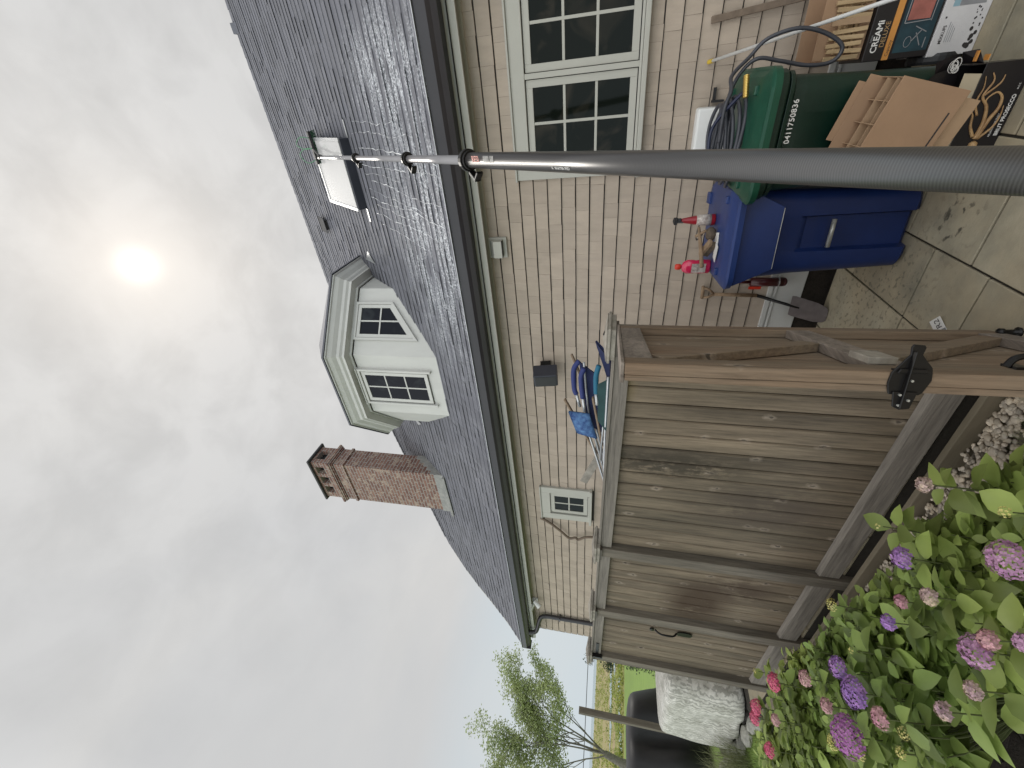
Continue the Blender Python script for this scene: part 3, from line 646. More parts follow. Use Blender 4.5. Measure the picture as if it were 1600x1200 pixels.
# chimney ------------------------------------------------------------------------
cx0, cx1, cy0, cy1 = -6.235, -5.29, 4.5, 4.9
def cbox(m, g_, z0, z1): m.box(cx0-g_, cx1+g_, cy0-g_, cy1+g_, z0, z1)
m = M(); cbox(m, 0, 3.9, 6.235); cbox(m, .022, 6.236, 6.285); cbox(m, .002, 6.286, 6.46); cbox(m, .022, 6.461, 6.49); cbox(m, .04, 6.491, 6.52); cbox(m, .055, 6.521, 6.56); cbox(m, .03, 6.561, 6.585); cbox(m, .0, 6.586, 6.70)
for a, b in ((0, .11), (.34, .46), (.70, .82), (.835, .945)):
    pass
Wc = cx1-cx0; Dc = cy1-cy0
for a, b in ((0, .12), (.295, .385), (.56, .65), (Wc-.12, Wc)): m.box(cx0+a, cx0+b, cy0, cy0+.1, 6.701, 6.885); m.box(cx0+a, cx0+b, cy1-.1, cy1, 6.701, 6.885)
cbox(m, .005, 6.886, 6.93)
chim = m.build('chimney', MBRICK, house)
m = M(); m.box(cx0+.1, cx1-.1, cy0+.1, cy1-.1, 6.70, 6.884); m.build('flue_void', MBLKP, chim)
m = M(); cbox(m, .055, 6.931, 6.972); m.build('chimney_cap', MSTONE, chim, bevel=.01)
m = M()
zf = rz(cy0)
m.box(cx0-.012, cx1+.012, cy0-.012, cy0-.001, zf-.1, zf+.16); m.box(cx0-.03, cx1+.03, cy0-.10, cy0-.012, zf-.07, zf-.03)
st = 5
for i in range(st):
    ya = cy0+(cy1-cy0)*i/st; yb = cy0+(cy1-cy0)*(i+1)/st; m.box(cx1+.001, cx1+.012, ya+.0005, yb, rz(ya)-.1, rz(yb)+.14)
m.build('flashing', MLEAD, chim)
# dryer vent hood
m = M(); m.box(-1.165, -.995, 3.455, 3.487, 2.50, 2.66); m.add([(-1.15, 3.455, 2.645), (-1.01, 3.455, 2.645), (-1.01, 3.39, 2.60), (-1.15, 3.39, 2.60), (-1.15, 3.455, 2.53), (-1.01, 3.455, 2.53), (-1.01, 3.39, 2.53), (-1.15, 3.39, 2.53)], [(0, 3, 2, 1), (0, 4, 7, 3), (1, 2, 6, 5), (3, 7, 6, 2)])
vh = m.build('vent_hood', MTRIM, house, bevel=.003)
m = M(); m.box(-1.14, -1.02, 3.4, 3.454, 2.532, 2.55); m.build('vent_flap', MBLKP, vh)
# little spigot pipes and hooks on the wall
m = M(); m.tube([(-1.39, 3.42, .33), (-1.39, 3.42, .56)], .034, 14); m.tube([(-1.39, 3.42, .33), (-1.39, 3.42, .315), (-1.39, 3.42, .305)], [.034, .03, .018], 14); m.tube([(-1.39, 3.42, .56), (-1.39, 3.42, .66), (-1.36, 3.48, .68)], .012, 8)
can = thing('hanging_canister', 'dark maroon canister hanging low on the wall behind the blue cart', 'canister', (-1.39, 3.42, .33)); m.build('canister_body', MMAROON, can, smooth=True)
m = M(); m.tube([(-1.39, 3.42, .36), (-1.39, 3.42, .37)], .036, 14); m.build('ring', MALU, can); m = M(); m.box(-1.455, -1.432, 3.43, 3.434, .47, .56); m.build('tag', MREDC, can)

# speaker
sp_ = thing('wall_speaker', 'dark grey box speaker mounted under the eave above the folding chairs', 'speaker', (-2.3, 3.44, 2.2))
q = Matrix.Translation((-2.29, 3.33, 2.205)) @ Euler((.12, 0, -.35)).to_matrix().to_4x4()
m = M(); m.prism([(-.085, -.08), (.085, -.08), (.06, .08), (-.06, .08)], -.115, .115, q); m.build('cabinet', MSTEELD, sp_, bevel=.01)
m = M(); m.box(-.075, .075, -.086, -.0805, -.10, .10, q); m.build('grille', MBLKP, sp_, bevel=.002)
m = M(); m.box(-.03, .03, .08, .15, -.05, .05, q); m.build('bracket', MBLACK, sp_)
# flood light
fl_ = thing('security_light', 'white twin security light under the far end of the eave', 'light', (-6.95, 3.45, 2.63))
m = M(); m.box(-6.99, -6.89, 3.46, 3.485, 2.57, 2.67); m.tube([(-6.94, 3.46, 2.63), (-6.94, 3.42, 2.62)], .02); m.build('base', MPLASTW, fl_, bevel=.004)
for a, b in (((-6.99, 3.42, 2.64), (-7.01, 3.33, 2.69)), ((-6.88, 3.42, 2.62), (-6.93, 3.36, 2.52))):
    m = M(); m.tube([a, b], [.03, .045], 12); m.build('lamp_head', MPLASTW, fl_)
# crooked branch hook on the wall
br_ = M(); br_.tube(spline([(-4.72, 3.46, 2.40), (-4.80, 3.45, 2.27), (-4.95, 3.44, 2.12), (-5.05, 3.43, 2.02), (-5.02, 3.43, 1.94), (-5.06, 3.43, 1.90), (-4.97, 3.42, 1.80), (-4.93, 3.42, 1.60)], 4), .017, 7)
put(br_.build('driftwood_branch', MSTICK, smooth=True), 'crooked brown branch leaning on the shingles left of the small window', 'branch')

# ------------------------------------------------------------------ water-fed pole with brush
PA = Vector((-.151, .75, 1.086)); PB = Vector((-.405, 4.70, 4.86)); pd = (PB-PA).normalized(); A0 = PA-pd*.35
pole = thing('cleaning_pole', 'long carbon telescopic pole reaching up to the skylight', 'cleaning pole', tuple(A0))
def on(t): return A0+pd*t
Lp = (PB-A0).length
def t_of(px_depth): return px_depth
# section joints measured as depth along the view axis
def tdepth(dep):
    return (dep-(A0-Vector((0, 0, H))).dot(CF))/pd.dot(CF)
dJ = [1/(1/.56-(1600-x_)*((1/.56-1/4.8)/1100)) for x_ in (735, 640, 560)]
tj = [tdepth(d) for d in dJ]
# object space x along the pole so that the winding wraps it
pm = Matrix((pd, pd.cross(Vector((0, 0, 1))).normalized(), pd.cross(Vector((0, 0, 1))).normalized().cross(pd)*-1)).transposed().to_4x4(); pm.translation = A0
def polepart(name, t0, t1, r, mt, n=28):
    m = M(); k_ = [Vector((t0, r*math.cos(2*PI*i/n), r*math.sin(2*PI*i/n))) for i in range(n)]; l_ = [Vector((t1, v.y, v.z)) for v in k_]; m.loft([k_, l_])
    o = m.build(name, mt, pole, world=False, smooth=True); o.matrix_parent_inverse = Matrix.Translation(-A0) @ Matrix.Translation(A0); o.matrix_basis = Matrix.Translation(-A0) @ pm; return o
polepart('pole_section', 0, tj[0], .0305, MCARB); polepart('pole_section', tj[0], tj[1], .0195, MCARB2); polepart('pole_section', tj[1], tj[2], .0175, MCARB2); polepart('pole_section', tj[2], Lp, .017, MCARB2)
sdv = pd.cross(Vector((0, 0, 1))).normalized(); upv = sdv.cross(pd)
for i, (t, r) in enumerate(zip(tj, (.033, .026, .024))):
    m = M(); c = on(t); m.tube([c-pd*.03, c+pd*.03], r+.006, 18); m.tube([c-pd*.012, c+pd*.012], r+.012, 18)
    m.bar(c-sdv*(r+.012)-pd*.02, c-sdv*(r+.045)-pd*.075, .03, .014, pd); m.bar(c-sdv*(r+.04)-pd*.07, c-sdv*(r+.012)-pd*.1, .03, .012, pd)
    m.build('clamp', MBLACK, pole, bevel=.003)
tq = Matrix((-pd, -sdv, upv)).transposed().to_4x4()
vdir = (Vector((0, 0, H))-on(tj[0]-.4)); vdir = (vdir-pd*vdir.dot(pd)).normalized(); sd2 = pd.cross(vdir).normalized()
def polelabel(s_, t, sz, mt, off=0.0, ang=0.0):
    nn = (vdir*math.cos(ang)-sd2*math.sin(ang)).normalized() if True else vdir
    rr = .0312
    tb = nn.cross(-pd) 
    q = Matrix((-pd, tb, nn)).transposed().to_4x4(); q.translation = on(t)+nn*rr
    text('lettering', s_, sz, mt, pole, q, ext=.0003)
polelabel('RESI', tj[0]-.10, .035, mat('coral_print', (.7, .25, .2), .5), ang=.25); polelabel('/////.///', tj[0]-.20, .035, MPRW, ang=.25); polelabel('A  WATER FED', tj[0]-.66, .014, MPRW, ang=.75)
br2 = thing('brush_head', 'green bristled brush head with looping green tubes on the skylight', 'brush', (-.34, 5.03, 5.09))
bc = Vector((-.33, 4.99, rz(4.99)+.2)); q = slope_m(bc)
m = M(); m.box(-.17, .17, -.028, .028, -.0, .03, q); m.build('brush_block', MBLKP, br2, bevel=.006)
m = M(); MBRG = mat('green_bristle', (.03, .09, .05), .8, var=.4, scale=60)
for i in range(700):
    a = q @ Vector((R.uniform(-.165, .165), R.uniform(-.028, .028), 0)); b = a+(q.to_3x3() @ Vector((R.uniform(-.03, .03), R.uniform(-.03, .03), -.07))); m.add([a, a+Vector((.003, 0, 0)), b], [(0, 1, 2)])
m.build('bristles', MBRG, br2)
m = M(); MTUBG = mat('green_tube', (.10, .26, .14), .4)
for dx_, rr in ((-.12, .11), (.1, .12)):
    m.tube(spline([q @ Vector((dx_, 0, .02)), q @ Vector((dx_*1.2, .05, .11)), q @ Vector((dx_*.5, .14, .15)), q @ Vector((0, .05, .10)), q @ Vector((0, -.05, .04))], 6), .0045, 6)
m.build('tubing', MTUBG, br2, smooth=True)
m = M(); m.tube([on(Lp-.02), bc+nrm*.02], .013, 8); m.tube([on(Lp-.05), on(Lp+.03)], .026, 10); m.build('neck', MBLACK, br2)
# soapy runs on the shingles
m = M()
for xa_, ya_, yb_, r_ in ((-.33, 4.45, 3.22, .006), (-.47, 4.4, 3.24, .004), (-.2, 4.42, 3.5, .003), (-.1, 4.4, 3.7, .0028), (-.62, 4.3, 3.24, .004), (-.78, 4.4, 3.26, .0045), (-.95, 4.35, 3.3, .0035), (-.56, 4.38, 3.8, .003), (-.85, 4.3, 3.7, .003), (-1.05, 4.3, 3.6, .003), (-.7, 4.36, 3.5, .003)):
    pts = []; x = xa_; y = ya_
    while y > yb_:
        pts.append((x, y, rz(y)+.011+R.uniform(0, .002))); y -= .035; x += R.uniform(-.013, .009)
    m.tube(pts, [r_*R.choice((.12, .5, .9))*R.uniform(.5, 1.0) for _ in pts], 5)
m.build('soap_suds', MSUDS, smooth=True, kind='stuff', label='white soapy runs down the roof below the skylight')
# ------------------------------------------------------------------ fence
FT = .0145
def fthing(name, label, cat, group=None): return thing(name, label, cat, (-1.2, 1.9, 0), (0, FT, 0), group)
def fb(m, x0, x1, y0, y1, z0, z1): return m.box(x0+1.2, x1+1.2, y0-1.9, y1-1.9, z0, z1)
fence = fthing('board_fence', 'weathered grey-brown board fence with capped posts parallel to the house', 'fence')
posts = [-1.125, -2.925, -3.84, -4.735]; PY0, PY1 = 1.865, 2.005
def cap(m, x, yc, z, w_=.075):
    fb(m, x-w_+.012, x+w_-.012, yc-w_+.012, yc+w_-.012, z-.045, z-.02); fb(m, x-w_, x+w_, yc-w_, yc+w_, z-.0195, z-.006); fb(m, x-w_+.006, x+w_-.006, yc-w_+.006, yc+w_-.006, z-.0055, z)
    X, Y = x+1.2, yc-1.9; m.add([(X-w_+.006, Y-w_+.006, z+.0005), (X+w_-.006, Y-w_+.006, z+.0005), (X+w_-.006, Y+w_-.006, z+.0005), (X-w_+.006, Y+w_-.006, z+.0005), (X, Y, z+.02)], [(0, 1, 4), (1, 2, 4), (2, 3, 4), (3, 0, 4)])
for i, x in enumerate(posts):
    yc = (PY0+PY1)/2+(.02 if i == 0 else 0); m = M(); fb(m, x-.045, x+.055, yc-.055, yc+.07, -.12, 1.60); po = m.build('fence_post', MPOST, fence, world=False, bevel=.004)
    m = M(); cap(m, x+.012, yc, 1.632, .1); m.build('post_cap', MCAP, po, world=False, bevel=.003)
    m = M(); fb(m, x-.058, x+.068, yc-.078, yc+.078, 1.572, 1.586); m.build('post_collar', MCOP, po, world=False)
def boards(m, x0, x1, z0, z1, yf=1.93, n=None, seed=1):
    q = random.Random(seed); n = n or max(1, round((x0-x1)/.1135)); w_ = (x0-x1)/n
    for i in range(n):
        a = x0-w_*i; dy = q.uniform(0, .003); g_ = .0022+q.uniform(0, .0015); X0, X1 = a-w_+1.2+g_, a+1.2-g_; y0 = yf-1.9+dy
        # v-jointed board
        m.add([(X0, y0+.006, z0), (X0+.006, y0, z0), (X1-.006, y0, z0), (X1, y0+.006, z0), (X1, y0+.019, z0), (X0, y0+.019, z0),
               (X0, y0+.006, z1), (X0+.006, y0, z1), (X1-.006, y0, z1), (X1, y0+.006, z1), (X1, y0+.019, z1), (X0, y0+.019, z1)],
              [(0, 1, 7, 6), (1, 2, 8, 7), (2, 3, 9, 8), (3, 4, 10, 9), (4, 5, 11, 10), (5, 0, 6, 11), (6, 7, 8, 9, 10, 11)])
def bay(parent, x0, x1, seed, closed=False):
    m = M(); boards(m, x0, x1, .10, 1.54, seed=seed); m.build('board_panel', MFENCE, parent, world=False)
    m = M(); fb(m, x1+.001, x0-.001, 1.9515, 1.97, .12, 1.5); m.build('backing', MDARK, parent, world=False)
    m = M(); fb(m, x1, x0, 1.895, 1.929, 1.505, 1.583); fb(m, x1, x0, 1.885, 1.985, 1.584, 1.60); m.build('top_rail', MRAIL, parent, world=False, bevel=.003)
    m = M(); fb(m, x1, x0, 1.895, 1.929, .018, .135); m.add([(x1+1.2, -.006, .1355), (x0+1.2, -.006, .1355), (x0+1.2, .028, .152), (x1+1.2, .028, .152)], [(0, 1, 2, 3)]); m.build('bottom_rail', MRAIL, parent, world=False, bevel=.003)
bay(fence, posts[0]-.052, posts[1]+.062, 3); bay(fence, posts[1]-.052, posts[2]+.062, 5)
cg = fthing('closed_gate', 'closed board gate with thumb latch at the far end of the fence', 'gate')
bay(cg, posts[2]-.058, posts[3]+.062, 9)
m = M(); X = -4.035+1.2
m.prism([(-.028, -.05), (0, -.068), (.028, -.05), (.034, 0), (.028, .05), (0, .068), (-.028, .05), (-.034, 0)], 0, .008, Matrix.Translation((X, .021, .875-.06)) @ Euler((PI/2, 0, 0)).to_matrix().to_4x4())
m.tube(spline([(X, .015, .88), (X, -.012, .91), (X, -.016, .97), (X, -.01, 1.02), (X, .018, 1.06)], 5), .008, 8)
m.lathe([(.001, 0), (.02, .002), (.02, .012), (.001, .014)], (0, 0, 0), 12, Matrix.Translation((X, .024, 1.085)) @ Euler((PI/2, 0, 0)).to_matrix().to_4x4()); m.build('thumb_latch', MBLACK, cg, world=False)
m = M(); fb(m, -4.66, -4.44, 1.888, 1.894, 1.53, 1.556); fb(m, -4.69, -4.665, 1.86, 1.894, 1.49, 1.59); m.build('strap_hinge', MBLACK, cg, world=False)

# open gate (hinged on the near post, swung out towards the viewer) -----------------------
g0 = Vector((-1.015, 1.95, 0)); g1 = Vector((-.72, 1.13, 0)); gl = (g1-g0).length; gd = (g1-g0).normalized(); gn = Vector((gd.y, -gd.x, 0))*-1
if gn.x < 0: gn = -gn
gate = thing('open_gate', 'open framed cedar gate with diagonal braces seen on edge', 'gate', tuple(g0))
GM = Matrix((gd, Vector((0, 0, 1)), gd.cross(Vector((0, 0, 1))))).transposed().to_4x4(); GM.translation = g0
if (GM.to_3x3() @ Vector((0, 0, 1))).dot(gn) < 0: flip = -1
else: flip = 1
def gbx(m, s0, s1, z0, z1, d0, d1): a, b = sorted((d0*flip, d1*flip)); return m.box(s0, s1, z0, z1, a, b, GM)   # d = depth, 0 at framed face, negative into the boards
GT, GB = 1.568, .05
for s0, s1 in ((.0, .085), (gl-.09, gl)):
    m = M(); gbx(m, s0, s1, GB, GT-.0, -.038, 0); m.build('stile', MGATE, gate, bevel=.004)
for z0, z1, nm in ((GT-.092, GT-.0005, 'rail'), (.755, .845, 'rail'), (GB, GB+.09, 'rail')):
    m = M(); gbx(m, .0855, gl-.0905, z0, z1, -.037, -.0008); m.build(nm, MGATER, gate, bevel=.003)
m = M(); gbx(m, -.002, gl+.001, GT+.0005, GT+.012, -.064, .002); m.build('top_cap', MGATER, gate, bevel=.002)
def brace(sa, za, sb, zb):
    m = M(); a = Vector((sa, za, -.0195*flip)); b = Vector((sb, zb, -.0195*flip)); d = (b-a).normalized(); p = Vector((-d.y, d.x, 0)); q = Matrix((d, p, Vector((0, 0, 1)))).transposed().to_4x4(); q.translation = a
    m.box(0, (b-a).length, -.036, .036, -.0165, .0165, GM @ q); m.build('brace', MGATE, gate, bevel=.003)
brace(gl-.14, GT-.11, .38, .865); brace(gl-.25, .745, .16, .15)
m = M(); nb = 8
for i in range(nb):
    a = gl*i/nb; b = gl*(i+1)/nb; gbx(m, a+.0015, b-.0015, GB+.002, GT-.001, -.0575-R.uniform(0, .001), -.0385)
m.build('gate_boards', MGATE, gate, bevel=.003)
# bracket shaped latch at the leading edge
E0 = g0+gd*gl; q = Matrix((gd, gn, Vector((0, 0, 1)))).transposed().to_4x4(); q.translation = E0+Vector((0, 0, .82))
m = M()
def pl(m, poly, d0, d1, Q): m.prism(poly, d0, d1, Q)
# plate wrapped on the edge face, in (across, up) coordinates
Qe = Matrix((-gn, Vector((0, 0, 1)), gd)).transposed().to_4x4()
if Qe.determinant() < 0: Qe = Matrix((gn, Vector((0, 0, 1)), gd)).transposed().to_4x4(); es = -1
else: es = 1
Qe.translation = E0+Vector((0, 0, .82))
def ep(pts): pts = [(es*a, b) for a, b in pts]; return pts if es > 0 else pts[::-1]
pl(m, ep([(-.076, -.016), (-.07, -.02), (-.05, -.016), (-.015, -.045), (.0, -.048), (.02, -.05), (.055, -.036), (.062, -.028), (.062, .042), (.05, .046), (.03, .05), (.0, .046), (-.05, .012), (-.07, .014), (-.078, .010)]), .0005, .006, Qe)
pl(m, ep([(-.012, -.03), (.0, -.037), (.0, .036), (-.012, .03)]), .0062, .012, Qe)
pl(m, ep([(.052, -.022), (.10, -.012), (.104, .012), (.095, .03), (.052, .036)]), .0065, .0115, Qe)
m.box(-.03, 0.0, .0005, .005, -.03, .03, q)
m.bar(Qe @ Vector((es*-.06, .006, .012)), Qe @ Vector((es*.098, .016, .016)), .004, .012, gd)
m.build('gate_latch', MBLACK, gate, bevel=.002)
for a, b in ((.075, -.002), (.09, .018), (.02, .0), (.06, .02)): m = M(); m.tube([Qe @ Vector((es*a, b, .012)), Qe @ Vector((es*a, b, .017))], .0035, 8); m.build('screw', MGALV, gate)
m = M(); gbx(m, gl-.20, gl-.0905, .80, .875, .0005, .022); m.build('latch_block', MCAP, gate, bevel=.003)
m = M(); hz = .52
c0 = GM @ Vector((gl-.10, hz, 0)); m.tube(spline([GM @ Vector((gl-.10, hz+.02, .003*flip)), GM @ Vector((gl-.10, hz, .03*flip)), GM @ Vector((gl-.10, hz-.06, .035*flip)), GM @ Vector((gl-.10, hz-.1, .004*flip))], 5), .009, 8); gbx(m, gl-.125, gl-.075, hz-.02, hz+.015, .0005, .008); gbx(m, gl-.125, gl-.075, hz-.12, hz-.09, .0005, .008); m.build('pull_handle', MBLACK, gate)
m = M(); m.tube([(-1.055, 1.93, 1.60), (-1.055, 1.93, 1.635)], .009, 8); m.tube([(-1.055, 1.93, 1.635), (-1.05, 1.93, 1.645)], .013, 8); m.build('hinge_pin', MBLACK, gate)
for za in (1.36, .2): m = M(); m.tube([(-1.05, 1.9, za), (-1.05, 1.9, za+.14)], .014, 8); m.build('hinge', MBLACK, gate)
m = M(); m.lathe([(.02, 0), (.022, .008), (.012, .012), (.011, .05), (.016, .055), (.016, .07), (.004, .075)], (-.985, 1.875, 0), 12); put(m.build('drop_stop', MBLACK, smooth=True), 'small black stop peg on the flags at the gate post', 'gate stop')
# card on the patio
cdm = thing('white_card', 'small white tented card with dark letters on the flags behind the gate', 'card', (-1.14, 2.25, 0))
q = Matrix.Translation((-1.165, 2.255, .006)) @ Euler((.0, -.25, .9)).to_matrix().to_4x4(); m = M(); m.box(-.05, .05, -.035, .035, 0, .0015, q); m.build('card_sheet', MPRW, cdm); m = M(); m.box(-.049, -.012, -.034, .034, .0016, .002, q); m.build('grey_panel', MGREYP, cdm)
text('letters', 'R2', .045, MPRK, cdm, q @ Matrix.Translation((-.005, -.02, .0022)), .0002)

# ------------------------------------------------------------------ wheeled carts
def rrect(w_, d0, d1, z, r=.07, ch=0, chw=.085, n=5):
    """ring: front at y=-d0, back at y=+d1, optional channel in the front"""
    pts = []
    def arc(cx, cy, a0): return [(cx+r*math.cos(a0+PI/2*k/n), cy+r*math.sin(a0+PI/2*k/n)) for k in range(n+1)]
    h = w_/2
    pts += arc(h-r, d1-r, 0); pts += arc(-h+r, d1-r, PI/2); pts += arc(-h+r, -d0+r, PI)
    pts += [(-chw-.012, -d0), (-chw, -d0+ch), (chw, -d0+ch), (chw+.012, -d0)]
    pts += arc(h-r, -d0+r, 3*PI/2)
    return [Vector((x, y, z)) for x, y in pts]
def cart(name, label, loc, rot, mb, ml, apron=True):
    t = thing(name, label, 'wheelie bin', loc, (0, 0, rot))
    m = M(); rings = []
    for z, w_, f, b, ch in ((.0, .40, .17, .20, .05), (.03, .425, .205, .22, .05), (.25, .44, .235, .23, .045), (.56, .462, .275, .245, .04), (.60, .466, .28, .246, .002), (.80, .49, .325, .25, .002), (.80001, .49, .325, .25, .002), (.92, .50, .34, .25, .002)):
        rings.append(rrect(w_, f, b, z, ch=ch))
    m.loft(rings); o = m.build('body', mb, t, world=False, smooth=True)
    e = o.modifiers.new('e', 'EDGE_SPLIT'); e.split_angle = math.radians(35)
    m = M(); m.loft([rrect(.52, .37, .27, .885, .08), rrect(.545, .40, .285, .9, .08), rrect(.55, .405, .285, .93, .08), rrect(.53, .39, .28, .935, .08)]); m.build('rim', mb, t, world=False, bevel=.003)
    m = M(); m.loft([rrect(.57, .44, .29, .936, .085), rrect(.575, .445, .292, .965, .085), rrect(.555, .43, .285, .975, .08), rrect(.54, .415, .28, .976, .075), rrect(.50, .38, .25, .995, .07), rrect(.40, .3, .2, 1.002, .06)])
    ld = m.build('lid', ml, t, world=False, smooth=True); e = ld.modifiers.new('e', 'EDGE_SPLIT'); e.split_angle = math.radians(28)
    for sx in (-1, 1):
        m = M(); m.box(sx*.17-.035, sx*.17+.035, .16, .235, .99, 1.018); m.build('lid_lug', ml, ld, world=False, bevel=.006)
        m = M(); m.box(sx*.2-.02, sx*.2+.02, -.31, -.27, .994, 1.014); m.build('lid_lug', ml, ld, world=False, bevel=.006)
    m = M(); m.tube([(-.2, .31, .93), (.2, .31, .93)], .014, 10); m.build('push_handle', mb, t, world=False)
    for sx in (-1, 1):
        m = M(); m.lathe([(.02, -.02), (.10, -.022), (.105, -.01), (.105, .01), (.10, .022), (.02, .02)], (0, 0, 0), 24, Matrix.Translation((sx*.245, .17, .105)) @ Euler((0, PI/2, 0)).to_matrix().to_4x4()); m.build('wheel', MBLKP, t, world=False)
    if apron:
        m = M(); zt, zb = .93, .74
        m.add([(-.262, -.405, zt), (.262, -.405, zt), (.165, -.41, zb), (-.165, -.41, zb), (-.262, -.3, zt), (.262, -.3, zt), (.165, -.3, zb-.01), (-.165, -.3, zb-.01)], [(0, 3, 2, 1), (3, 7, 6, 2), (0, 4, 7, 3), (1, 2, 6, 5), (4, 5, 6, 7), (0, 1, 5, 4)])
        m.build('lift_pocket', mb, t, world=False, bevel=.004)
        m = M(); m.tube([(-.16, -.413, zb+.002), (.16, -.413, zb+.002)], .0018, 5); m.build('scuffed_edge', MGALV, t, world=False)
        m = M(); m.tube([(-.075, -.272, .435), (.075, -.272, .435)], .012, 10); m.build('grab_bar', MGALV, t, world=False, smooth=True)
    else:
        m = M(); m.box(-.12, .12, -.2815, -.27, .30, .545); m.build('recess_shade', MBLKP, t, world=False, bevel=.01)  # black plate on the front stands in for the shaded recess
        m = M(); m.loft([rrect(.51, .355, .27, .855, .08), rrect(.53, .375, .275, .865, .08), rrect(.53, .38, .275, .884, .08)]); m.build('rim', mb, t, world=False, bevel=.003)
    return t
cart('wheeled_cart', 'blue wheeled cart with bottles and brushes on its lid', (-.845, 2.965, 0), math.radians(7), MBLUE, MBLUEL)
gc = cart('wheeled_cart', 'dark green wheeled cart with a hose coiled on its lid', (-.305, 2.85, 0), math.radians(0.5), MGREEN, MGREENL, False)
text('cart_number', '0411750836', .034, MPRW, gc, Matrix.Translation((-.325, 2.497, .83)) @ Euler((PI/2+.14, 0, 0)).to_matrix().to_4x4(), .0006, space=1.05, bold=.0004)
# things on the blue lid
ZL = 1.003
t = thing('spray_can', 'slim red dispenser with a black nozzle standing on the blue lid', 'spray bottle', (-.78, 2.9, ZL))
m = M(); m.lathe([(.030, 0), (.034, .005), (.033, .06), (.026, .12), (.014, .19), (.012, .20)], (-.775, 2.93, ZL), 20); m.build('can_body', MREDP, t, smooth=True)
m = M(); m.lathe([(.0345, .025), (.034, .06), (.0285, .11)], (-.775, 2.93, ZL), 20); m.build('paper_label', MTAG, t, smooth=True)
m = M(); m.lathe([(.013, .199), (.016, .205), (.015, .22), (.02, .225), (.02, .245), (.008, .25)], (-.775, 2.93, ZL), 14); m.box(-.79, -.76, 2.89, 2.93, ZL+.228, ZL+.246); m.bar((-.775, 2.90, ZL+.228), (-.775, 2.885, ZL+.195), .008, .008); m.build('nozzle', MBLKP, t)
t = thing('soap_bottle', 'pink soap bottle with a red cap on the left of the blue lid', 'bottle', (-1.02, 2.88, ZL))
bx_, by_ = -1.045, 2.84
m = M(); m.lathe([(.04, 0), (.045, .008), (.045, .06), (.041, .085), (.045, .11), (.045, .14), (.03, .165), (.014, .172), (.013, .18)], (bx_, by_, ZL), 22, sq=.7); m.build('bottle_body', MPINKB, t, smooth=True)
m = M(); m.lathe([(.016, .178), (.019, .182), (.019, .205), (.014, .213), (.001, .214)], (bx_, by_, ZL), 16); m.build('cap', MREDC, t, smooth=True)
m = M(); m.box(bx_-.028, bx_+.03, by_-.0345, by_-.0325, ZL+.03, ZL+.115); m.build('paper_label', MTAG, t)
def brushq(x, y, z, rz_, ry=0, rx=0): return Matrix.Translation((x, y, z)) @ Euler((rx, ry, rz_)).to_matrix().to_4x4()
t = thing('scrub_brush', 'worn wooden scrub brush with a round handle lying across the blue lid', 'brush', (-.93, 2.8, ZL))
q = brushq(-.905, 2.77, ZL+.05, -.5, .35); m = M(); m.prism([(-.055, -.022), (.055, -.022), (.062, 0), (.055, .022), (-.055, .022), (-.062, 0)], 0, .02, q); m.build('brush_back', MBRUSHW, t, bevel=.004)
m = M(); m.box(-.05, .05, -.018, .018, -.035, -.0005, q); m.build('bristles', MBRIST, t, bevel=.006)
m = M(); m.tube([(-.80, 2.86, ZL+.10), (-.905, 2.77, ZL+.085), (-1.0, 2.70, ZL+.075)], [.008, .012, .012], 10); m.build('handle', MBRUSHW, t, smooth=True)
t = thing('hand_brush', 'matted brown hand brush beside the red dispenser', 'brush', (-.83, 2.84, ZL))
m = M(); blob(m, (-.832, 2.82, ZL+.032), .042, 41, .72, 8, 12); m.build('matted_head', MBRIST, t, smooth=True)
m = M(); m.tube([(-.81, 2.82, ZL+.06), (-.85, 2.84, ZL+.115)], .009, 8); m.build('stub_handle', MBRUSHW, t, smooth=True)
m = M(); m.box(-.06, .06, -.04, .04, 0, .004, brushq(-.87, 2.76, ZL+.003, .3)); m.box(-.05, .05, -.035, .03, .0045, .008, brushq(-.91, 2.72, ZL+.003, -.2)); put(m.build('paper_scrap', MPRW), 'scraps of white paper under the brushes on the blue lid', 'paper')
m = M(); m.tube(spline([(-.88, 2.98, ZL+.05), (-.9, 2.93, ZL+.09), (-.84, 2.9, ZL+.1), (-.8, 2.93, ZL+.08), (-.82, 2.97, ZL+.01)], 5), .004, 6); put(m.build('wire_loop', MTREE, smooth=True), 'loop of brown wire behind the brushes on the blue lid', 'wire')
# hose on the green lid
t = thing('garden_hose', 'grey garden hose coiled on the green lid with a loop hanging off the right side', 'hose', (-.3, 2.8, ZL))
m = M()
for k in range(6):
    rx_, ry_, zz = .215-.012*k, .13-.006*k, ZL+.014+.019*k; n = 40; cxx, cyy = -.335+.004*k, 2.76+.012*k
    m.tube([(cxx+rx_*math.cos(2*PI*i/n), cyy+ry_*math.sin(2*PI*i/n), zz+.012*math.sin(4*PI*i/n+k)) for i in range(n+1)], .0095, 8)
m.build('coil', MHOSE, t, smooth=True)
m = M(); m.tube(spline([(-.32, 2.68, ZL+.10), (-.17, 2.66, ZL+.105), (-.10, 2.70, ZL+.08), (-.04, 2.80, ZL+.07), (.03, 2.86, ZL-.01), (.095, 2.86, .925), (.12, 2.85, .80), (.09, 2.85, .68), (.03, 2.85, .59), (-.025, 2.85, .615), (-.03, 2.85, .72), (.0, 2.85, .85), (.02, 2.85, .955), (-.03, 2.86, 1.02), (-.12, 2.83, ZL+.06), (-.25, 2.87, ZL+.05)], 8), .0095, 8); m.build('hanging_loop', MHOSE, t, smooth=True)
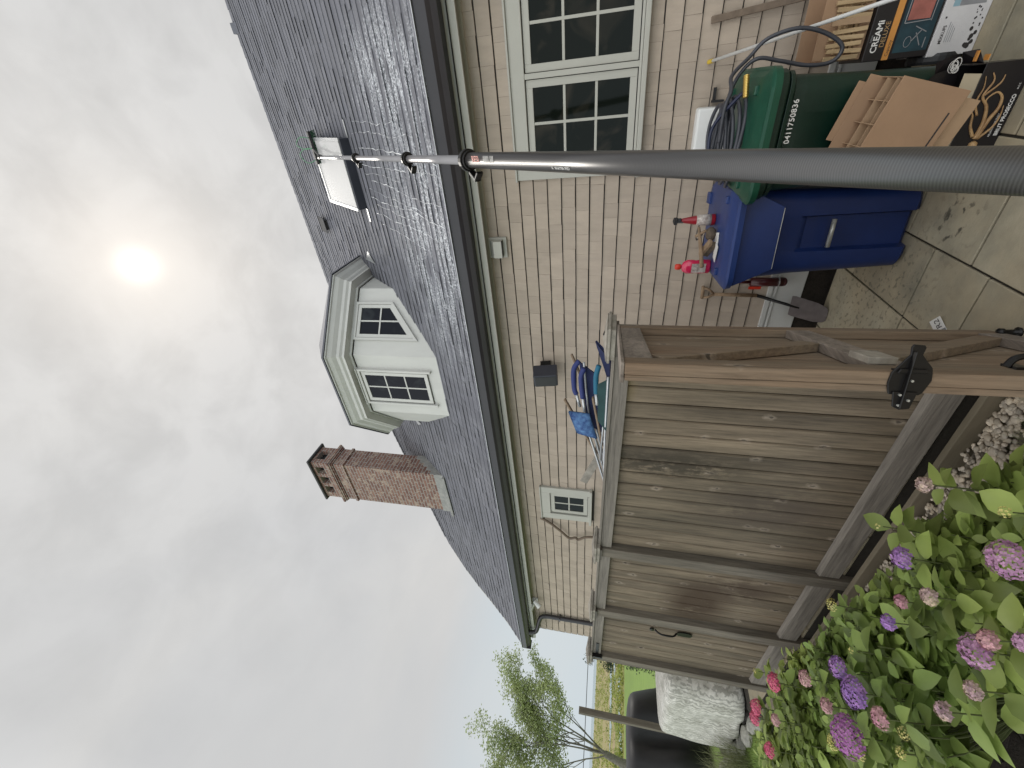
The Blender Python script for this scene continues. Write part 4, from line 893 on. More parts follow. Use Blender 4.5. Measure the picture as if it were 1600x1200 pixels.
m = M(); m.tube(spline([(-.5, 2.72, ZL+.12), (-.38, 2.68, ZL+.145), (-.25, 2.70, ZL+.14), (-.13, 2.64, ZL+.06), (-.10, 2.6, ZL+.03)], 6), .0085, 8); m.build('tail', MHOSEB, t, smooth=True)
m = M()
for k in range(14): u = k/13; m.tube([Vector((-.125, 2.585, ZL+.035)).lerp(Vector((-.045, 2.62, ZL+.04)), u), Vector((-.125, 2.585, ZL+.035)).lerp(Vector((-.045, 2.62, ZL+.04)), u+.04)], .0135, 10)
m.tube([(-.128, 2.584, ZL+.035), (-.042, 2.621, ZL+.04)], .0105, 10); m.build('spring_coupling', MBRASS, t)
t = thing('wall_cover', 'white plastic utility cover on the shingles behind the coiled hose', 'utility box', (-.32, 3.44, 1.0))
m = M(); m.loft([[Vector((x, y, z)) for x, y, z in ((-.455, 3.485, .90), (-.2, 3.485, .90), (-.2, 3.485, 1.13), (-.455, 3.485, 1.13))], [Vector(v) for v in ((-.45, 3.40, .91), (-.205, 3.40, .91), (-.205, 3.42, 1.12), (-.45, 3.42, 1.12))]]); m.build('cover', MPLASTW, t, bevel=.014)
m = M(); m.box(-.45, -.205, 3.392, 3.399, 1.02, 1.028); m.build('cover_ridge', MPLASTW, t, bevel=.002)
m = M(); m.box(-.175, -.10, 3.46, 3.486, 1.02, 1.035); m.box(-.18, -.168, 3.44, 3.486, .97, 1.04); put(m.build('wall_clip', MBLKP), 'small black clip fixed to the wall beside the white cover', 'clip')
# boxes in front of the green cart ------------------------------------------------
t = thing('wine_carton', 'glossy black wine carton with gold tentacle print torn open on the flags', 'carton', (-.25, 2.56, 0))
def yplane(m, x0, x1, z0, z1, y): m.quad((x0, y, z0), (x1, y, z0), (x1, y, z1), (x0, y, z1))
m = M(); m.box(-.45, -.085, 2.5, 2.504, .001, .165); m.box(-.45, -.446, 2.504, 2.62, .001, .16); m.box(-.089, -.085, 2.504, 2.62, .001, .21); m.box(-.45, -.085, 2.62, 2.624, .001, .19); m.box(-.446, -.089, 2.504, 2.62, .001, .005)
m.build('carton_wall', MPBLK, t, bevel=.0015)
m = M(); m.add([(-.44, 2.505, .16), (-.12, 2.505, .165), (-.115, 2.545, .205), (-.42, 2.545, .20)], [(0, 1, 2, 3)]); m.add([(-.12, 2.505, .165), (-.135, 2.51, .15), (-.135, 2.55, .19), (-.115, 2.545, .205)], [(0, 1, 2, 3)]); m.build('folded_flap', MCREAM, t)
m = M(); m.add([(-.20, 2.618, .18), (-.085, 2.60, .20), (-.05, 2.58, .235), (-.048, 2.57, .265), (-.07, 2.59, .30), (-.11, 2.60, .285), (-.135, 2.60, .31), (-.16, 2.605, .30), (-.175, 2.61, .25)], [(0, 1, 2, 3, 4, 5, 6, 7, 8)]); m.add([(-.085, 2.52, .165), (-.083, 2.6, .20), (-.04, 2.58, .225), (-.035, 2.54, .19)], [(0, 1, 2, 3)]); m.build('torn_flap', MPBLK, t)
m = M()
for k in range(7): r_ = .022-.002*k; m.tube([(-.088+.012*math.sin(k)+r_*math.cos(2*PI*i/18), 2.575-.001*k, .235+.006*math.cos(2*k)+r_*.75*math.sin(2*PI*i/18)) for i in range(19)], .0011, 4)
m.build('white_scrawl', MPRW, t)
m = M(); m.box(-.075, -.055, 2.50, 2.53, .166, .17); m.box(-.076, -.04, 2.53, 2.545, .19, .196); m.build('orange_sticker', MORANGE, t)
m = M(); Yp = 2.4975
for P, r_ in (([(-.36, .09), (-.30, .085), (-.24, .10), (-.20, .13), (-.15, .115), (-.12, .13)], (.009, .002)), ([(-.36, .085), (-.29, .07), (-.25, .055), (-.21, .06), (-.19, .085), (-.21, .11), (-.235, .105)], (.009, .0015)), ([(-.35, .10), (-.31, .125), (-.27, .135), (-.25, .15)], (.007, .002)), ([(-.27, .12), (-.22, .145), (-.17, .14), (-.13, .15)], (.005, .001)), ([(-.36, .08), (-.32, .045), (-.28, .035), (-.24, .04)], (.006, .0015)), ([(-.20, .13), (-.16, .09), (-.13, .085)], (.005, .0015))):
    pts = spline([(a, Yp, b) for a, b in P], 6); m.tube(pts, [r_[0]+(r_[1]-r_[0])*i/(len(pts)-1) for i in range(len(pts))], 6)
blob(m, (-.385, 2.499, .085), .02, 3, .8, 6, 10); 
m.build('gold_print', MGOLD, t, smooth=True)
qq = lambda x, z, y=2.4985: Matrix.Translation((x, y, z)) @ Euler((PI/2, 0, 0)).to_matrix().to_4x4()
text('lettering', 'BRUT PROSECCO', .019, MPRW, t, qq(-.352, .012), .0002, bold=.0004); text('lettering', 'PRODUCT OF ITALY', .0095, MPRW, t, qq(-.355, .037), .0002); text('lettering', 'D.O.C.', .008, MPRW, t, qq(-.185, .016), .0002)
# brown cardboard box resting on it
t = thing('divider_box', 'brown corrugated box of bottle dividers tipped over in front of the green cart', 'cardboard box', (-.25, 2.45, .2))
q = Matrix.Translation((-.165, 2.335, .272)) @ Euler((.05, .278, 0)).to_matrix().to_4x4()     # local: x to the left negative, z up the side
Wb, Db, Hb = .34, .20, .268
m = M(); m.box(-Wb, 0, 0, .004, 0, Hb, q); m.box(-Wb, 0, Db-.004, Db, 0, Hb+.03, q); m.box(-.004, 0, .004, Db-.004, 0, Hb-.02, q); m.box(-Wb, -Wb+.004, .004, Db-.004, 0, Hb, q); m.box(-Wb+.004, -.004, .004, Db-.004, 0, .004, q)
m.box(-.26, -.03, Db-.004, Db, Hb+.03, Hb+.06, q); m.build('carton_wall', MCARD, t, bevel=.0015)
m = M()
for k in (1, 2, 3): m.box(-Wb*k/4-.0015, -Wb*k/4+.0015, .005, Db-.005, .01, Hb-.012-.006*(k % 2), q)
for k in (1, 2): m.box(-Wb+.005, -.005, Db*k/3-.0015, Db*k/3+.0015, .01, Hb-.02+.004*k, q)
m.build('dividers', MCARDI, t)
m = M(); m.box(-.22, -.08, -.0012, -.0004, .022, .028, q); m.build('printed_line', MPRK, t)
m = M(); m.box(-.3, -.02, .03, .13, -.075, -.002, q); m.build('inner_flap', MCARDI, t)
# stack on the right ----------------------------------------------------------------
YS = 2.93
t = thing('white_carton', 'white spotted carton at the foot of the stack beside the green cart', 'carton', (.2, YS+.1, 0))
m = M(); m.box(-.052, .44, YS, YS+.28, .001, .183); m.build('carton_body', MWBOX, t, bevel=.003)
m = M(); Y2 = YS-.0006
for i in range(34):
    x_, z_, r_ = R.choice(((R.uniform(-.03, .05), R.uniform(.015, .05), R.uniform(.005, .011)), (R.uniform(.04, .12), R.uniform(.015, .05), R.uniform(.002, .005)), (R.uniform(.08, .3), R.uniform(.15, .175), R.uniform(.002, .006))))
    m.add([(x_+r_*math.cos(2*PI*k/10), Y2-.0001*i/34, z_+r_*.8*math.sin(2*PI*k/10)) for k in range(10)], [tuple(range(10))])
m.build('dark_spots', MPRK, t)
m = M(); yplane(m, .13, .36, .025, .125, Y2); m.build('grey_panel', MGREYP, t); m = M(); yplane(m, .13, .36, .1255, .15, Y2); m.build('blue_band', mat('pale_blue_print', (.25, .38, .44), .6), t)
text('lettering', 'MIXKUPS', .017, MPRK, t, qq(-.005, .145, YS-.0008), .0002, bold=.0003)
m = M()
for k in range(4): m.box(.0, .075-.008*k, Y2-.0004, Y2, .132-.008*k, .134-.008*k)
m.build('small_print', MGREYP, t)
t = thing('machine_carton', 'black and teal ice cream machine carton in the middle of the stack', 'carton', (.2, YS+.1, .19))
m = M(); m.box(-.045, .44, YS+.002, YS+.28, .186, .455); m.build('carton_body', MPBLK, t, bevel=.003)
Y3 = YS+.001
m = M(); yplane(m, -.02, .42, .195, .335, Y3); m.build('teal_picture', MTEAL, t)
m = M(); yplane(m, -.044, .43, .345, .372, Y3); m.build('orange_band', MORANGE, t)
m = M(); m.box(.10, .20, Y3-.002, Y3-.0005, .225, .315); m.build('salmon_picture', MPINKP, t, bevel=.01)
m = M()
for i in range(19): pass
for (x0, z0, x1, z1) in ((.0, .23, .05, .26), (.02, .27, .06, .24), (.05, .22, .075, .27), (-.01, .215, .03, .215), (.09, .217, .21, .217), (.21, .217, .215, .32), (.095, .217, .09, .32), (.09, .322, .212, .322)): m.bar((x0, Y3-.001, z0), (x1, Y3-.001, z1), .0035, .001, (0, 1, 0))
m.tube([(.018+.02*math.cos(2*PI*i/20), Y3-.001, .285+.014*math.sin(2*PI*i/20)) for i in range(21)], .0012, 4)
m.build('line_drawing', MGREYP, t)
text('lettering', 'CREAMi', .036, MPRW, t, qq(-.012, .408, Y3-.0004), .0002, bold=.0007); text('lettering', 'DELUXE', .027, MGOLD, t, qq(.008, .381, Y3-.0004), .0002); text('lettering', 'NINJA', .011, MGREYP, t, qq(.03, .437, Y3-.0004), .0002); text('lettering', 'Capacity', .018, MPRK, t, qq(-.03, .351, Y3-.0004), .0002)
t = thing('kindling_box', 'open cardboard box of split kindling on top of the stack', 'kindling box', (.2, YS+.1, .46))
m = M(); m.box(-.03, .4, YS+.03, YS+.034, .46, .50); m.box(-.03, -.026, YS+.034, YS+.26, .46, .66); m.box(-.03, .4, YS+.26, YS+.264, .46, .68); m.box(-.026, .4, YS+.034, YS+.26, .457, .461); m.box(-.02, .3, YS+.035, YS+.039, .6, .67); m.build('box_wall', MCARD, t, bevel=.0015)
m = M()
for i in range(12):
    for lz in (0,): x_ = -.015+.026*i+(.03 if i > 4 else 0); m.box(-.009, .009, -.01, .01, -.075, .075, Matrix.Translation((x_, YS+.02, .545+R.uniform(-.008, .008))) @ Euler((0, R.uniform(-.06, .06), R.uniform(-.3, .3))).to_matrix().to_4x4())
    
for i in range(4): m.box(-.0, .36, YS+.06+.04*i, YS+.09+.04*i, .47+.03*(i % 2), .5+.03*(i % 2))
m.build('kindling', mat('split_pine', (.52, .38, .22), .8, col2=(.38, .26, .14), scale=20, stretch=(1, 1, .2), island=.2, bump=.3), t, bevel=.002)
m = M(); m.box(.113, .137, YS+.003, YS+.008, .47, .63); m.build('paper_band', MCARDI, t)
# rods leaning on the wall
m = M(); a = Vector((.039, 3.44, 1.074)); b = Vector((.163, 2.6, .552)); b2 = a+(b-a)*2.05; m.tube([a, b2], .0085, 10); tq_ = thing('white_rod', 'thin white rod with a yellow tip leaning on the wall above the cartons', 'rod', tuple(b2)); m.build('rod', MPOLEW, tq_, smooth=True)
m = M(); m.tube([a, a+(a-b).normalized()*.035], .012, 10); m.build('tip', MYEL, tq_)
m = M(); a = Vector((.236, 3.47, 1.11)); b = Vector((.33, 3.40, .1)); m.bar(a, b, .035, .02, (0, 1, 0)); put(m.build('wooden_stake', MSTICK, bevel=.004), 'brown wooden stake leaning on the shingles at the right edge', 'stake')
# spade
t = thing('spade', 'spade with a wooden D handle leaning on the white skirt board', 'spade', (-1.58, 3.38, 0))
m = M(); a = Vector((-1.575, 3.40, .24)); b = Vector((-1.62, 3.31, .003)); d = (b-a).normalized(); sx_ = Vector((1, .1, 0)).normalized(); nn = sx_.cross(d).normalized()
rings = []
for u, hw_ in ((0, .075), (.1, .08), (.7, .075), (.93, .06), (1, .04)):
    p = a.lerp(b, u); rings.append([p-sx_*hw_-nn*.004, p-nn*.012, p+sx_*hw_-nn*.004, p+sx_*hw_+nn*.0, p-nn*.008, p-sx_*hw_])
m.loft(rings); m.build('blade', MSPADE, t)
m = M(); m.tube([a.lerp(b, .25)-nn*.012, a-d*.02-nn*.005, a-d*.26], [.006, .011, .013], 10); m.build('socket', MBLACK, t, smooth=True)
m = M(); s1 = a-d*.25; s2 = Vector((-1.50, 3.44, .80)); m.tube([s1, s2], [.015, .014], 10)
e1, e2 = Vector((-1.53, 3.45, .885)), Vector((-1.445, 3.45, .89)); m.tube([s2, s2.lerp(e1, .5)+Vector((-.012, 0, 0)), e1], .010, 8); m.tube([s2, s2.lerp(e2, .5)+Vector((.012, 0, 0)), e2], .010, 8); m.tube([e1-Vector((.01, 0, 0)), e2+Vector((.01, 0, 0))], .013, 10); m.build('shaft', MBRUSHW, t, smooth=True)

# ------------------------------------------------------------------ folded beach chairs over the fence
def sheet(m, pts, th=.012, sag=0):
    n = 6; P = [Vector(p) for p in pts]; nrm_ = (P[1]-P[0]).cross(P[3]-P[0]).normalized(); V = []
    for s_ in (0, 1):
        for i in range(n+1):
            for j in range(n+1):
                u, v = i/n, j/n; p = P[0].lerp(P[1], u).lerp(P[3].lerp(P[2], u), v); V.append(p+nrm_*(th*s_+sag*math.sin(PI*u)*math.sin(PI*v)+R.uniform(-.002, .002)))
    F = []
    k = (n+1)**2
    for i in range(n):
        for j in range(n):
            a = i*(n+1)+j; F += [(a, a+n+1, a+n+2, a+1), (k+a, k+a+1, k+a+n+2, k+a+n+1)]
    for i in range(n):
        for a, b in ((i*(n+1), (i+1)*(n+1)), (i*(n+1)+n, (i+1)*(n+1)+n), (i, i+1), (n*(n+1)+i, n*(n+1)+i+1)): F.append((a, b, k+b, k+a))
    return m.add(V, F)
CG = 'folded beach chairs laid over the fence rail'
def chair(label, dy, dx, dz, cm, fm, extra=None):
    t = thing('beach_chair', label, 'folding chair', (-1.9+dx, 2.25+dy, 1.6), group=CG)
    return t
c1 = chair('folded beach chair with blue patterned canvas, front of the pile', 0, 0, 0, 0, 0)
m = M(); sheet(m, [(-1.80, 2.20, 1.86), (-1.95, 2.16, 1.80), (-1.97, 2.14, 1.665), (-1.795, 2.18, 1.72)], .02, .02); m.build('headrest', MPRINT, c1, smooth=True)
m = M(); m.bar((-1.75, 2.26, 1.895), (-2.13, 2.22, 1.70), .03, .014); m.bar((-2.13, 2.22, 1.70), (-2.20, 2.22, 1.665), .03, .014); m.build('armrest', MARM, c1, bevel=.004)
m = M()
for k, (z_, y_) in enumerate(((.0, 2.16), (-.028, 2.18), (-.05, 2.2), (-.075, 2.22))): m.tube(spline([(-1.95, y_, 1.725+z_), (-2.2, y_, 1.66+z_*.8), (-2.42, y_, 1.605+z_*.35), (-2.46, y_+.03, 1.60+z_*.3), (-2.42, y_+.1, 1.61+z_*.3)], 5), .0085, 8)
m.build('leg', MALU, c1, smooth=True)
c2 = chair('folded beach chair with navy canvas and navy foam arms', .1, .2, .1, 0, 0)
m = M(); sheet(m, [(-1.47, 2.30, 1.80), (-1.54, 2.28, 1.70), (-1.98, 2.20, 1.625), (-1.93, 2.22, 1.74)], .014, .02); m.build('seat', MNAVY, c2, smooth=True)
m = M(); m.tube(spline([(-1.475, 2.32, 1.80), (-1.53, 2.30, 1.835), (-1.66, 2.27, 1.83), (-1.70, 2.26, 1.815)], 5), .017, 10); m.tube(spline([(-1.49, 2.26, 1.765), (-1.56, 2.25, 1.785), (-1.70, 2.22, 1.77)], 5), .017, 10); m.build('foam_arm', MFOAMN, c2, smooth=True)
m = M(); m.tube([(-1.70, 2.26, 1.815), (-1.79, 2.24, 1.79)], .011, 8); m.tube([(-1.70, 2.22, 1.77), (-1.80, 2.2, 1.755)], .011, 8); m.tube(spline([(-1.47, 2.3, 1.77), (-1.9, 2.24, 1.72), (-2.35, 2.24, 1.60)], 4), .008, 8); m.build('frame', MALU, c2, smooth=True)
m = M(); m.bar((-1.45, 2.36, 1.855), (-1.60, 2.33, 1.79), .03, .014); m.build('armrest', MARM, c2, bevel=.004)
c3 = chair('folded beach chair with teal canvas nearest the rail', -.05, .2, 0, 0, 0)
m = M(); sheet(m, [(-1.50, 2.10, 1.675), (-1.42, 2.06, 1.60), (-1.80, 2.0, 1.60), (-1.75, 2.06, 1.665)], .012, .015); m.build('seat', MTEALF, c3, smooth=True)
m = M(); m.tube(spline([(-1.40, 2.16, 1.67), (-1.47, 2.14, 1.685), (-1.57, 2.1, 1.68)], 5), .016, 10); m.build('foam_arm', MFOAMT, c3, smooth=True)
m = M(); m.tube([(-1.57, 2.1, 1.68), (-1.64, 2.08, 1.672)], .012, 8); m.tube(spline([(-1.42, 2.07, 1.612), (-1.85, 2.02, 1.615), (-2.2, 2.02, 1.61)], 4), .008, 8); m.tube([(-1.55, 2.1, 1.62), (-2.1, 2.06, 1.64)], .007, 8); m.build('frame', MALU, c3, smooth=True)
m = M(); m.bar((-1.60, 2.10, 1.70), (-1.98, 2.08, 1.63), .03, .013); m.build('armrest', MARM, c3, bevel=.004)
c4 = chair('folded beach chair of dark navy canvas at the near end of the pile', 0, .4, 0, 0, 0)
m = M(); sheet(m, [(-1.27, 2.22, 1.70), (-1.36, 2.16, 1.605), (-1.52, 2.1, 1.60), (-1.38, 2.2, 1.66)], .02, .01); m.build('seat', MNAVY, c4, smooth=True)
m = M(); m.tube([(-1.27, 2.2, 1.61), (-1.6, 2.12, 1.62)], .008, 8); m.build('frame', MALU, c4, smooth=True)
m = M(); m.bar((-2.33, 2.35, 1.64), (-2.61, 2.30, 1.765), .06, .012, (0, 1, 0)); put(m.build('grey_slat', MCAP, bevel=.002), 'loose grey slat sticking up past the far end of the folded chairs', 'slat')

# ------------------------------------------------------------------ planting: hydrangeas
def leaf(m, base, d, nrm_, L, W, curl, q):
    """pointed oval leaf, folded on its midrib, with wavy edge"""
    d = d.normalized(); s_ = d.cross(nrm_).normalized(); u = s_.cross(d).normalized(); prof_ = ((0, .0), (.13, .55), (.35, .98), (.58, .93), (.8, .55), (1, .0)); b0 = len(m.v)
    mids = []
    for i, (t_, w_) in enumerate(prof_):
        c = base+d*(L*t_)-u*(curl*L*t_*t_); mids.append(c)
        if w_ == 0: m.v.append(tuple(c))
        else:
            e = W*w_*.5; lift = .22*e+q.uniform(-.08, .08)*e
            m.v.append(tuple(c-s_*e+u*lift)); m.v.append(tuple(c)); m.v.append(tuple(c+s_*e+u*lift))
    m.f += [(b0, b0+2, b0+1), (b0, b0+3, b0+2)]
    for k in range(3):
        a = b0+1+3*k; m.f += [(a, a+1, a+4, a+3), (a+1, a+2, a+5, a+4)]
    a = b0+10; m.f += [(a, a+1, a+3), (a+1, a+2, a+3)]
FLW = [(-1.574, 1.166, 0.5, 0.044, 'p'), (-1.199, 0.923, 0.5, 0.061, 'm'), (-1.555, 1.007, 0.5, 0.038, 'c'), (-1.703, 1.067, 0.5, 0.031, 'k'), (-1.735, 0.996, 0.56, 0.031, 'p'), (-1.502, 0.811, 0.5, 0.054, 'm'), (-1.431, 0.813, 0.5, 0.037, 'k'), (-1.329, 0.76, 0.5, 0.027, 'm'), (-2.216, 1.028, 0.56, 0.051, 'p'), (-2.162, 0.915, 0.56, 0.069, 'p'), (-2.345, 0.818, 0.56, 0.09, 'd'), (-2.049, 0.794, 0.56, 0.046, 'k'), (-3.025, 1.256, 0.56, 0.057, 'r'), (-3.454, 1.263, 0.56, 0.055, 'r'), (-3.528, 1.226, 0.56, 0.051, 'r'), (-3.156, 1.108, 0.56, 0.041, 'k'), (-3.376, 1.022, 0.56, 0.046, 'r'), (-2.588, 1.119, 0.56, 0.049, 'k'), (-2.447, 0.957, 0.56, 0.041, 'k'), (-1.776, 0.743, 0.5, 0.035, 'c'), (-1.601, 0.744, 0.5, 0.033, 'c'), (-2.124, 1.265, 0.53, 0.039, 'y'), (-1.133, 1.04, 0.47, 0.022, 'y'), (-1.563, 1.296, 0.53, 0.015, 'y'), (-2.117, 1.063, 0.53, 0.017, 'y'), (-2.572, 0.86, 0.53, 0.044, 'y'), (-2.105, 0.779, 0.47, 0.031, 'y'), (-2.176, 0.738, 0.47, 0.029, 'y'), (-1.278, 1.267, 0.5, 0.037, 'c'), (-3.412, 1.467, 0.53, 0.024, 'y'), (-2.355, 0.767, 0.53, 0.032, 'y')]
SHR = [(-1.27, 1.13, .26, .40, 'hydrangea with mauve heads at the near end of the bed'), (-1.68, 1.10, .34, .47, 'hydrangea with purple and faded pink heads, second from the gate'), (-2.22, 1.06, .40, .50, 'hydrangea with the largest violet heads in the middle of the bed'), (-2.72, 1.15, .36, .50, 'hydrangea with small pink heads between the violet and the magenta ones'), (-3.28, 1.20, .38, .52, 'hydrangea with bright magenta heads by the third fence bay'), (-3.85, 1.12, .36, .50, 'leafy hydrangea at the far end of the bed')]
for si, (sx, sy, sr, sh, lab) in enumerate(SHR):
    t = thing('hydrangea', lab, 'hydrangea', (sx, sy, -.09), group='hydrangeas along the fence'); q = random.Random(100+si); lm, sm = M(), M()
    mine = [f for f in FLW if min(range(len(SHR)), key=lambda i: (SHR[i][0]-f[0])**2+(SHR[i][1]-f[1])**2) == si]
    tips = [Vector((f[0], f[1], f[2]-.02)) for f in mine]; nst = int(125*(sr/.36)**2)
    for k in range(nst):
        a = k*2.39996; rr = sr*math.sqrt((k+.5)/nst)*1.02; zz = sh-.09+.02-.5*sh*(rr/sr)**3+q.uniform(-.07, .05)
        tx, ty = sx+rr*math.cos(a)+q.uniform(-.03, .03), sy+rr*math.sin(a)+q.uniform(-.03, .03)
        if ty > .90 or (tx < -2.25 and ty > .72): tips.append(Vector((tx, ty, zz)))
    for ti, tp in enumerate(tips):
        root = Vector((sx+(tp.x-sx)*.25, sy+(tp.y-sy)*.25, -.09)); mid = root.lerp(tp, .6)+Vector(((tp.x-sx)*.18, (tp.y-sy)*.18, .02)); pts = spline([root, mid, tp], 4); sm.tube(pts, [.0045-.0025*i/len(pts) for i in range(len(pts))], 5, False)
        isf = ti < len(mine); ax = (pts[-1]-pts[-2]).normalized(); rot0 = q.uniform(0, PI)
        for lv in range(5 if not isf else 4):
            back = .012+.042*lv+(.03 if isf else 0); p = tp-ax*back if lv < 3 else tp.lerp(mid, .25+.3*(lv-3)); L = q.uniform(.045, .07) if lv == 0 and not isf else q.uniform(.075, .122)
            for s2 in (0, PI):
                an = rot0+lv*PI/2+s2+q.uniform(-.25, .25); el = q.uniform(.15, .7) if lv < 1 else q.uniform(-.35, .35)
                dd = Vector((math.cos(an)*math.cos(el), math.sin(an)*math.cos(el), math.sin(el))); up_ = (Vector((0, 0, 1))+Vector((q.uniform(-.25, .25), q.uniform(-.25, .25), 0))); up_ = (up_-dd*up_.dot(dd)).normalized()
                leaf(lm, p+dd*.012, dd, up_, L, L*q.uniform(.58, .7), q.uniform(.05, .35), q)
    lm.build('foliage', MLEAF, t, smooth=True); sm.build('stems', MSTEM, t)
    for fx, fy, fz, fr, fc in mine:
        fr *= .84 if fc in 'pmdr' else .72
        pm_ = M(); c = Vector((fx, fy, fz)); npet = int(18+ (fr/.05)**2*64)
        if fc == 'y': npet = int(60*(fr/.03)**2)
        for k in range(min(npet, 190)):
            z_ = 1-1.35*(k+.5)/min(npet, 190); a = k*2.39996; r_ = math.sqrt(max(0, 1-z_*z_)); nd_ = Vector((r_*math.cos(a), r_*math.sin(a), z_)); p = c+Vector((nd_.x*fr, nd_.y*fr, nd_.z*fr*.72))*q.uniform(.88, 1.06)
            nd_ = (nd_+Vector((q.uniform(-.3, .3), q.uniform(-.3, .3), q.uniform(-.1, .3)))).normalized(); a_ = nd_.orthogonal().normalized(); b_ = nd_.cross(a_); ps = (.0088 if fc != 'y' else .0042)*q.uniform(.8, 1.2); r0 = q.uniform(0, PI)
            for w4 in range(4):
                th_ = r0+w4*PI/2; e1_ = a_*math.cos(th_)+b_*math.sin(th_); e2_ = nd_.cross(e1_)
                pm_.add([p, p+e1_*ps*.6+e2_*ps*.5+nd_*ps*.12, p+e1_*ps*1.15+nd_*ps*.25, p+e1_*ps*.6-e2_*ps*.5+nd_*ps*.12], [(0, 1, 2, 3)])
        pm_.build('flower_head', MFL[fc], t)
# ------------------------------------------------------------------ grasses
def blades(m, n, fx, hmin, hmax, w_, lean, q):
    for i in range(n):
        x, y, z = fx(q); h = q.uniform(hmin, hmax); a = q.uniform(0, 2*PI); l = q.uniform(0, lean)*h; sx, sy = math.cos(a), math.sin(a); px, py = -sy*w_, sx*w_
        m.add([(x-px, y-py, z), (x+px, y+py, z), (x+px*.8+sx*l*.35, y+py*.8+sy*l*.35, z+h*.6), (x-px*.8+sx*l*.35, y-py*.8+sy*l*.35, z+h*.6), (x+sx*l, y+sy*l, z+h)], [(0, 1, 2, 3), (3, 2, 4)])
q = random.Random(5); m = M()
def gr1(q): x = -4.3-7*q.random()**1.3; y = q.uniform(-.6, 2.0)+max(0, -(x+5.5))*.0; return x, y, gzh(x, y)
blades(m, 26000, gr1, .025, .06, .0022, .6, q)
m.build('near_lawn', MGRASS, kind='stuff', label='mown grass beyond the hydrangeas')
m = M()
def gr2(q): a = q.uniform(0, 2*PI); r_ = math.sqrt(q.random()); return -1.16+.27*r_*math.cos(a), 1.40+.13*r_*math.sin(a), -.07
blades(m, 2400, gr2, .06, .16, .0013, 1.2, q); put(m.build('grass_clump', MGRASS), 'fine green grass clump between the pebbles and the nearest hydrangea', 'grass clump')
m = M()
def gr3(q): a = q.uniform(0, 2*PI); r_ = math.sqrt(q.random()); return -6.6+.38*r_*math.cos(a), 1.72+.2*r_*math.sin(a), -.14
blades(m, 520, gr3, .2, .52, .0022, .9, q); put(m.build('ornamental_grass', MSTRAW), 'wispy ornamental grass at the foot of the lone post', 'ornamental grass')
# ------------------------------------------------------------------ garden behind
def drape(name, label, cat, corners, ztop, zbot, mt, seed, flare=1.06, bulge=.05, nseg=44, wav=.035, cornerr=.18):
    q = random.Random(seed); cx_ = sum(c[0] for c in corners)/4; cy_ = sum(c[1] for c in corners)/4; pts = []
    for i in range(4):
        a = Vector(corners[i]); b = Vector(corners[(i+1) % 4]); 
        for k in range(nseg//4): pts.append(a.lerp(b, (k+.5)/(nseg//4)*(1-cornerr)+cornerr/2))
    n = len(pts); ph = [q.uniform(0, 6) for _ in range(6)]; rings = []
    for lv in range(13):
        u = lv/12; z = ztop(0)-(ztop(0)-zbot)*max(0, u-.16)/.84
        ring_ = []
        for i, p in enumerate(pts):
            s_ = 1.0 if u > .16 else .35+.65*math.sin(u/.16*PI/2); zz = z if u > .16 else ztop(0)+.0
            zz += (0 if u > .16 else 0)-(.05*(s_**6) if u <= .16 else .05)
            fl = 1+(flare-1)*u; wv = wav*u*(math.sin(i*2*PI/n*9+ph[0])+.6*math.sin(i*2*PI/n*14+ph[1]+u*2)+.5*math.sin(u*9+ph[2]+i*.7))
            dx_, dy_ = p.x-cx_, p.y-cy_; L_ = math.hypot(dx_, dy_); k_ = s_*fl+wv/L_
            ring_.append(Vector((cx_+dx_*k_, cy_+dy_*k_, zz+ztop(dx_)-ztop(0))))
        rings.append(ring_)
    m = M(); m.loft(rings[::-1]); o = m.build(name, mt, smooth=True); s2 = o.modifiers.new('s', 'SUBSURF'); s2.levels = s2.render_levels = 1
    return put(o, label, cat)
drape('draped_chair', 'bulky garden chair under a pale crocheted cover beyond the fence', 'covered chair', [(-5.75, 2.05), (-7.0, 2.0), (-7.1, 2.85), (-5.75, 2.95)], lambda d: .80+.03*d, -.05, MLACE, 3, wav=.03)
drape('covered_grill', 'large garden furniture under a black vinyl cover behind the lone post', 'furniture cover', [(-8.5, 1.45), (-9.7, 1.45), (-9.8, 3.0), (-8.5, 3.0)], lambda d: 1.02+.03*math.sin(d*3), -.17, MGRILL, 8, flare=1.42, wav=.14)
t = M(); t.tube([(-7.45, 2.232, -.2), (-7.40, 2.225, 1.795)], .055, 4); put(t.build('lone_post', MPOST, bevel=.004), 'tall square weathered post standing alone on the lawn', 'post')
for i in range(9):
    u = i/8; c = Vector((-5.35, 1.98, -.1)).lerp(Vector((-7.55, 1.95, -.12)), u); m = M(); blob(m, c+Vector((R.uniform(-.03, .03), R.uniform(-.04, .04), .0)), R.uniform(.10, .14), 60+i, .45, 7, 10)
    put(m.build('edging_rock', MROCK), ('pale flat rock nearest the fence in the row by the covered chair' if i == 0 else 'pale flat rock at the foot of the lone post, far end of the row' if i == 8 else 'pale flat rock within the row edging the lawn by the covered chair'), 'rock', 'pale rocks edging the lawn')
m = M()
for i in range(260): u = R.random(); blob(m, (-5.3-2.1*u+R.uniform(-.05, .05), 2.1+R.uniform(0, .22)-.02*u, -.10), R.uniform(.03, .06), 900+i, .7)
m.build('dark_cobbles', MDROCK, smooth=True, kind='stuff', label='dark cobbles behind the pale edging rocks')
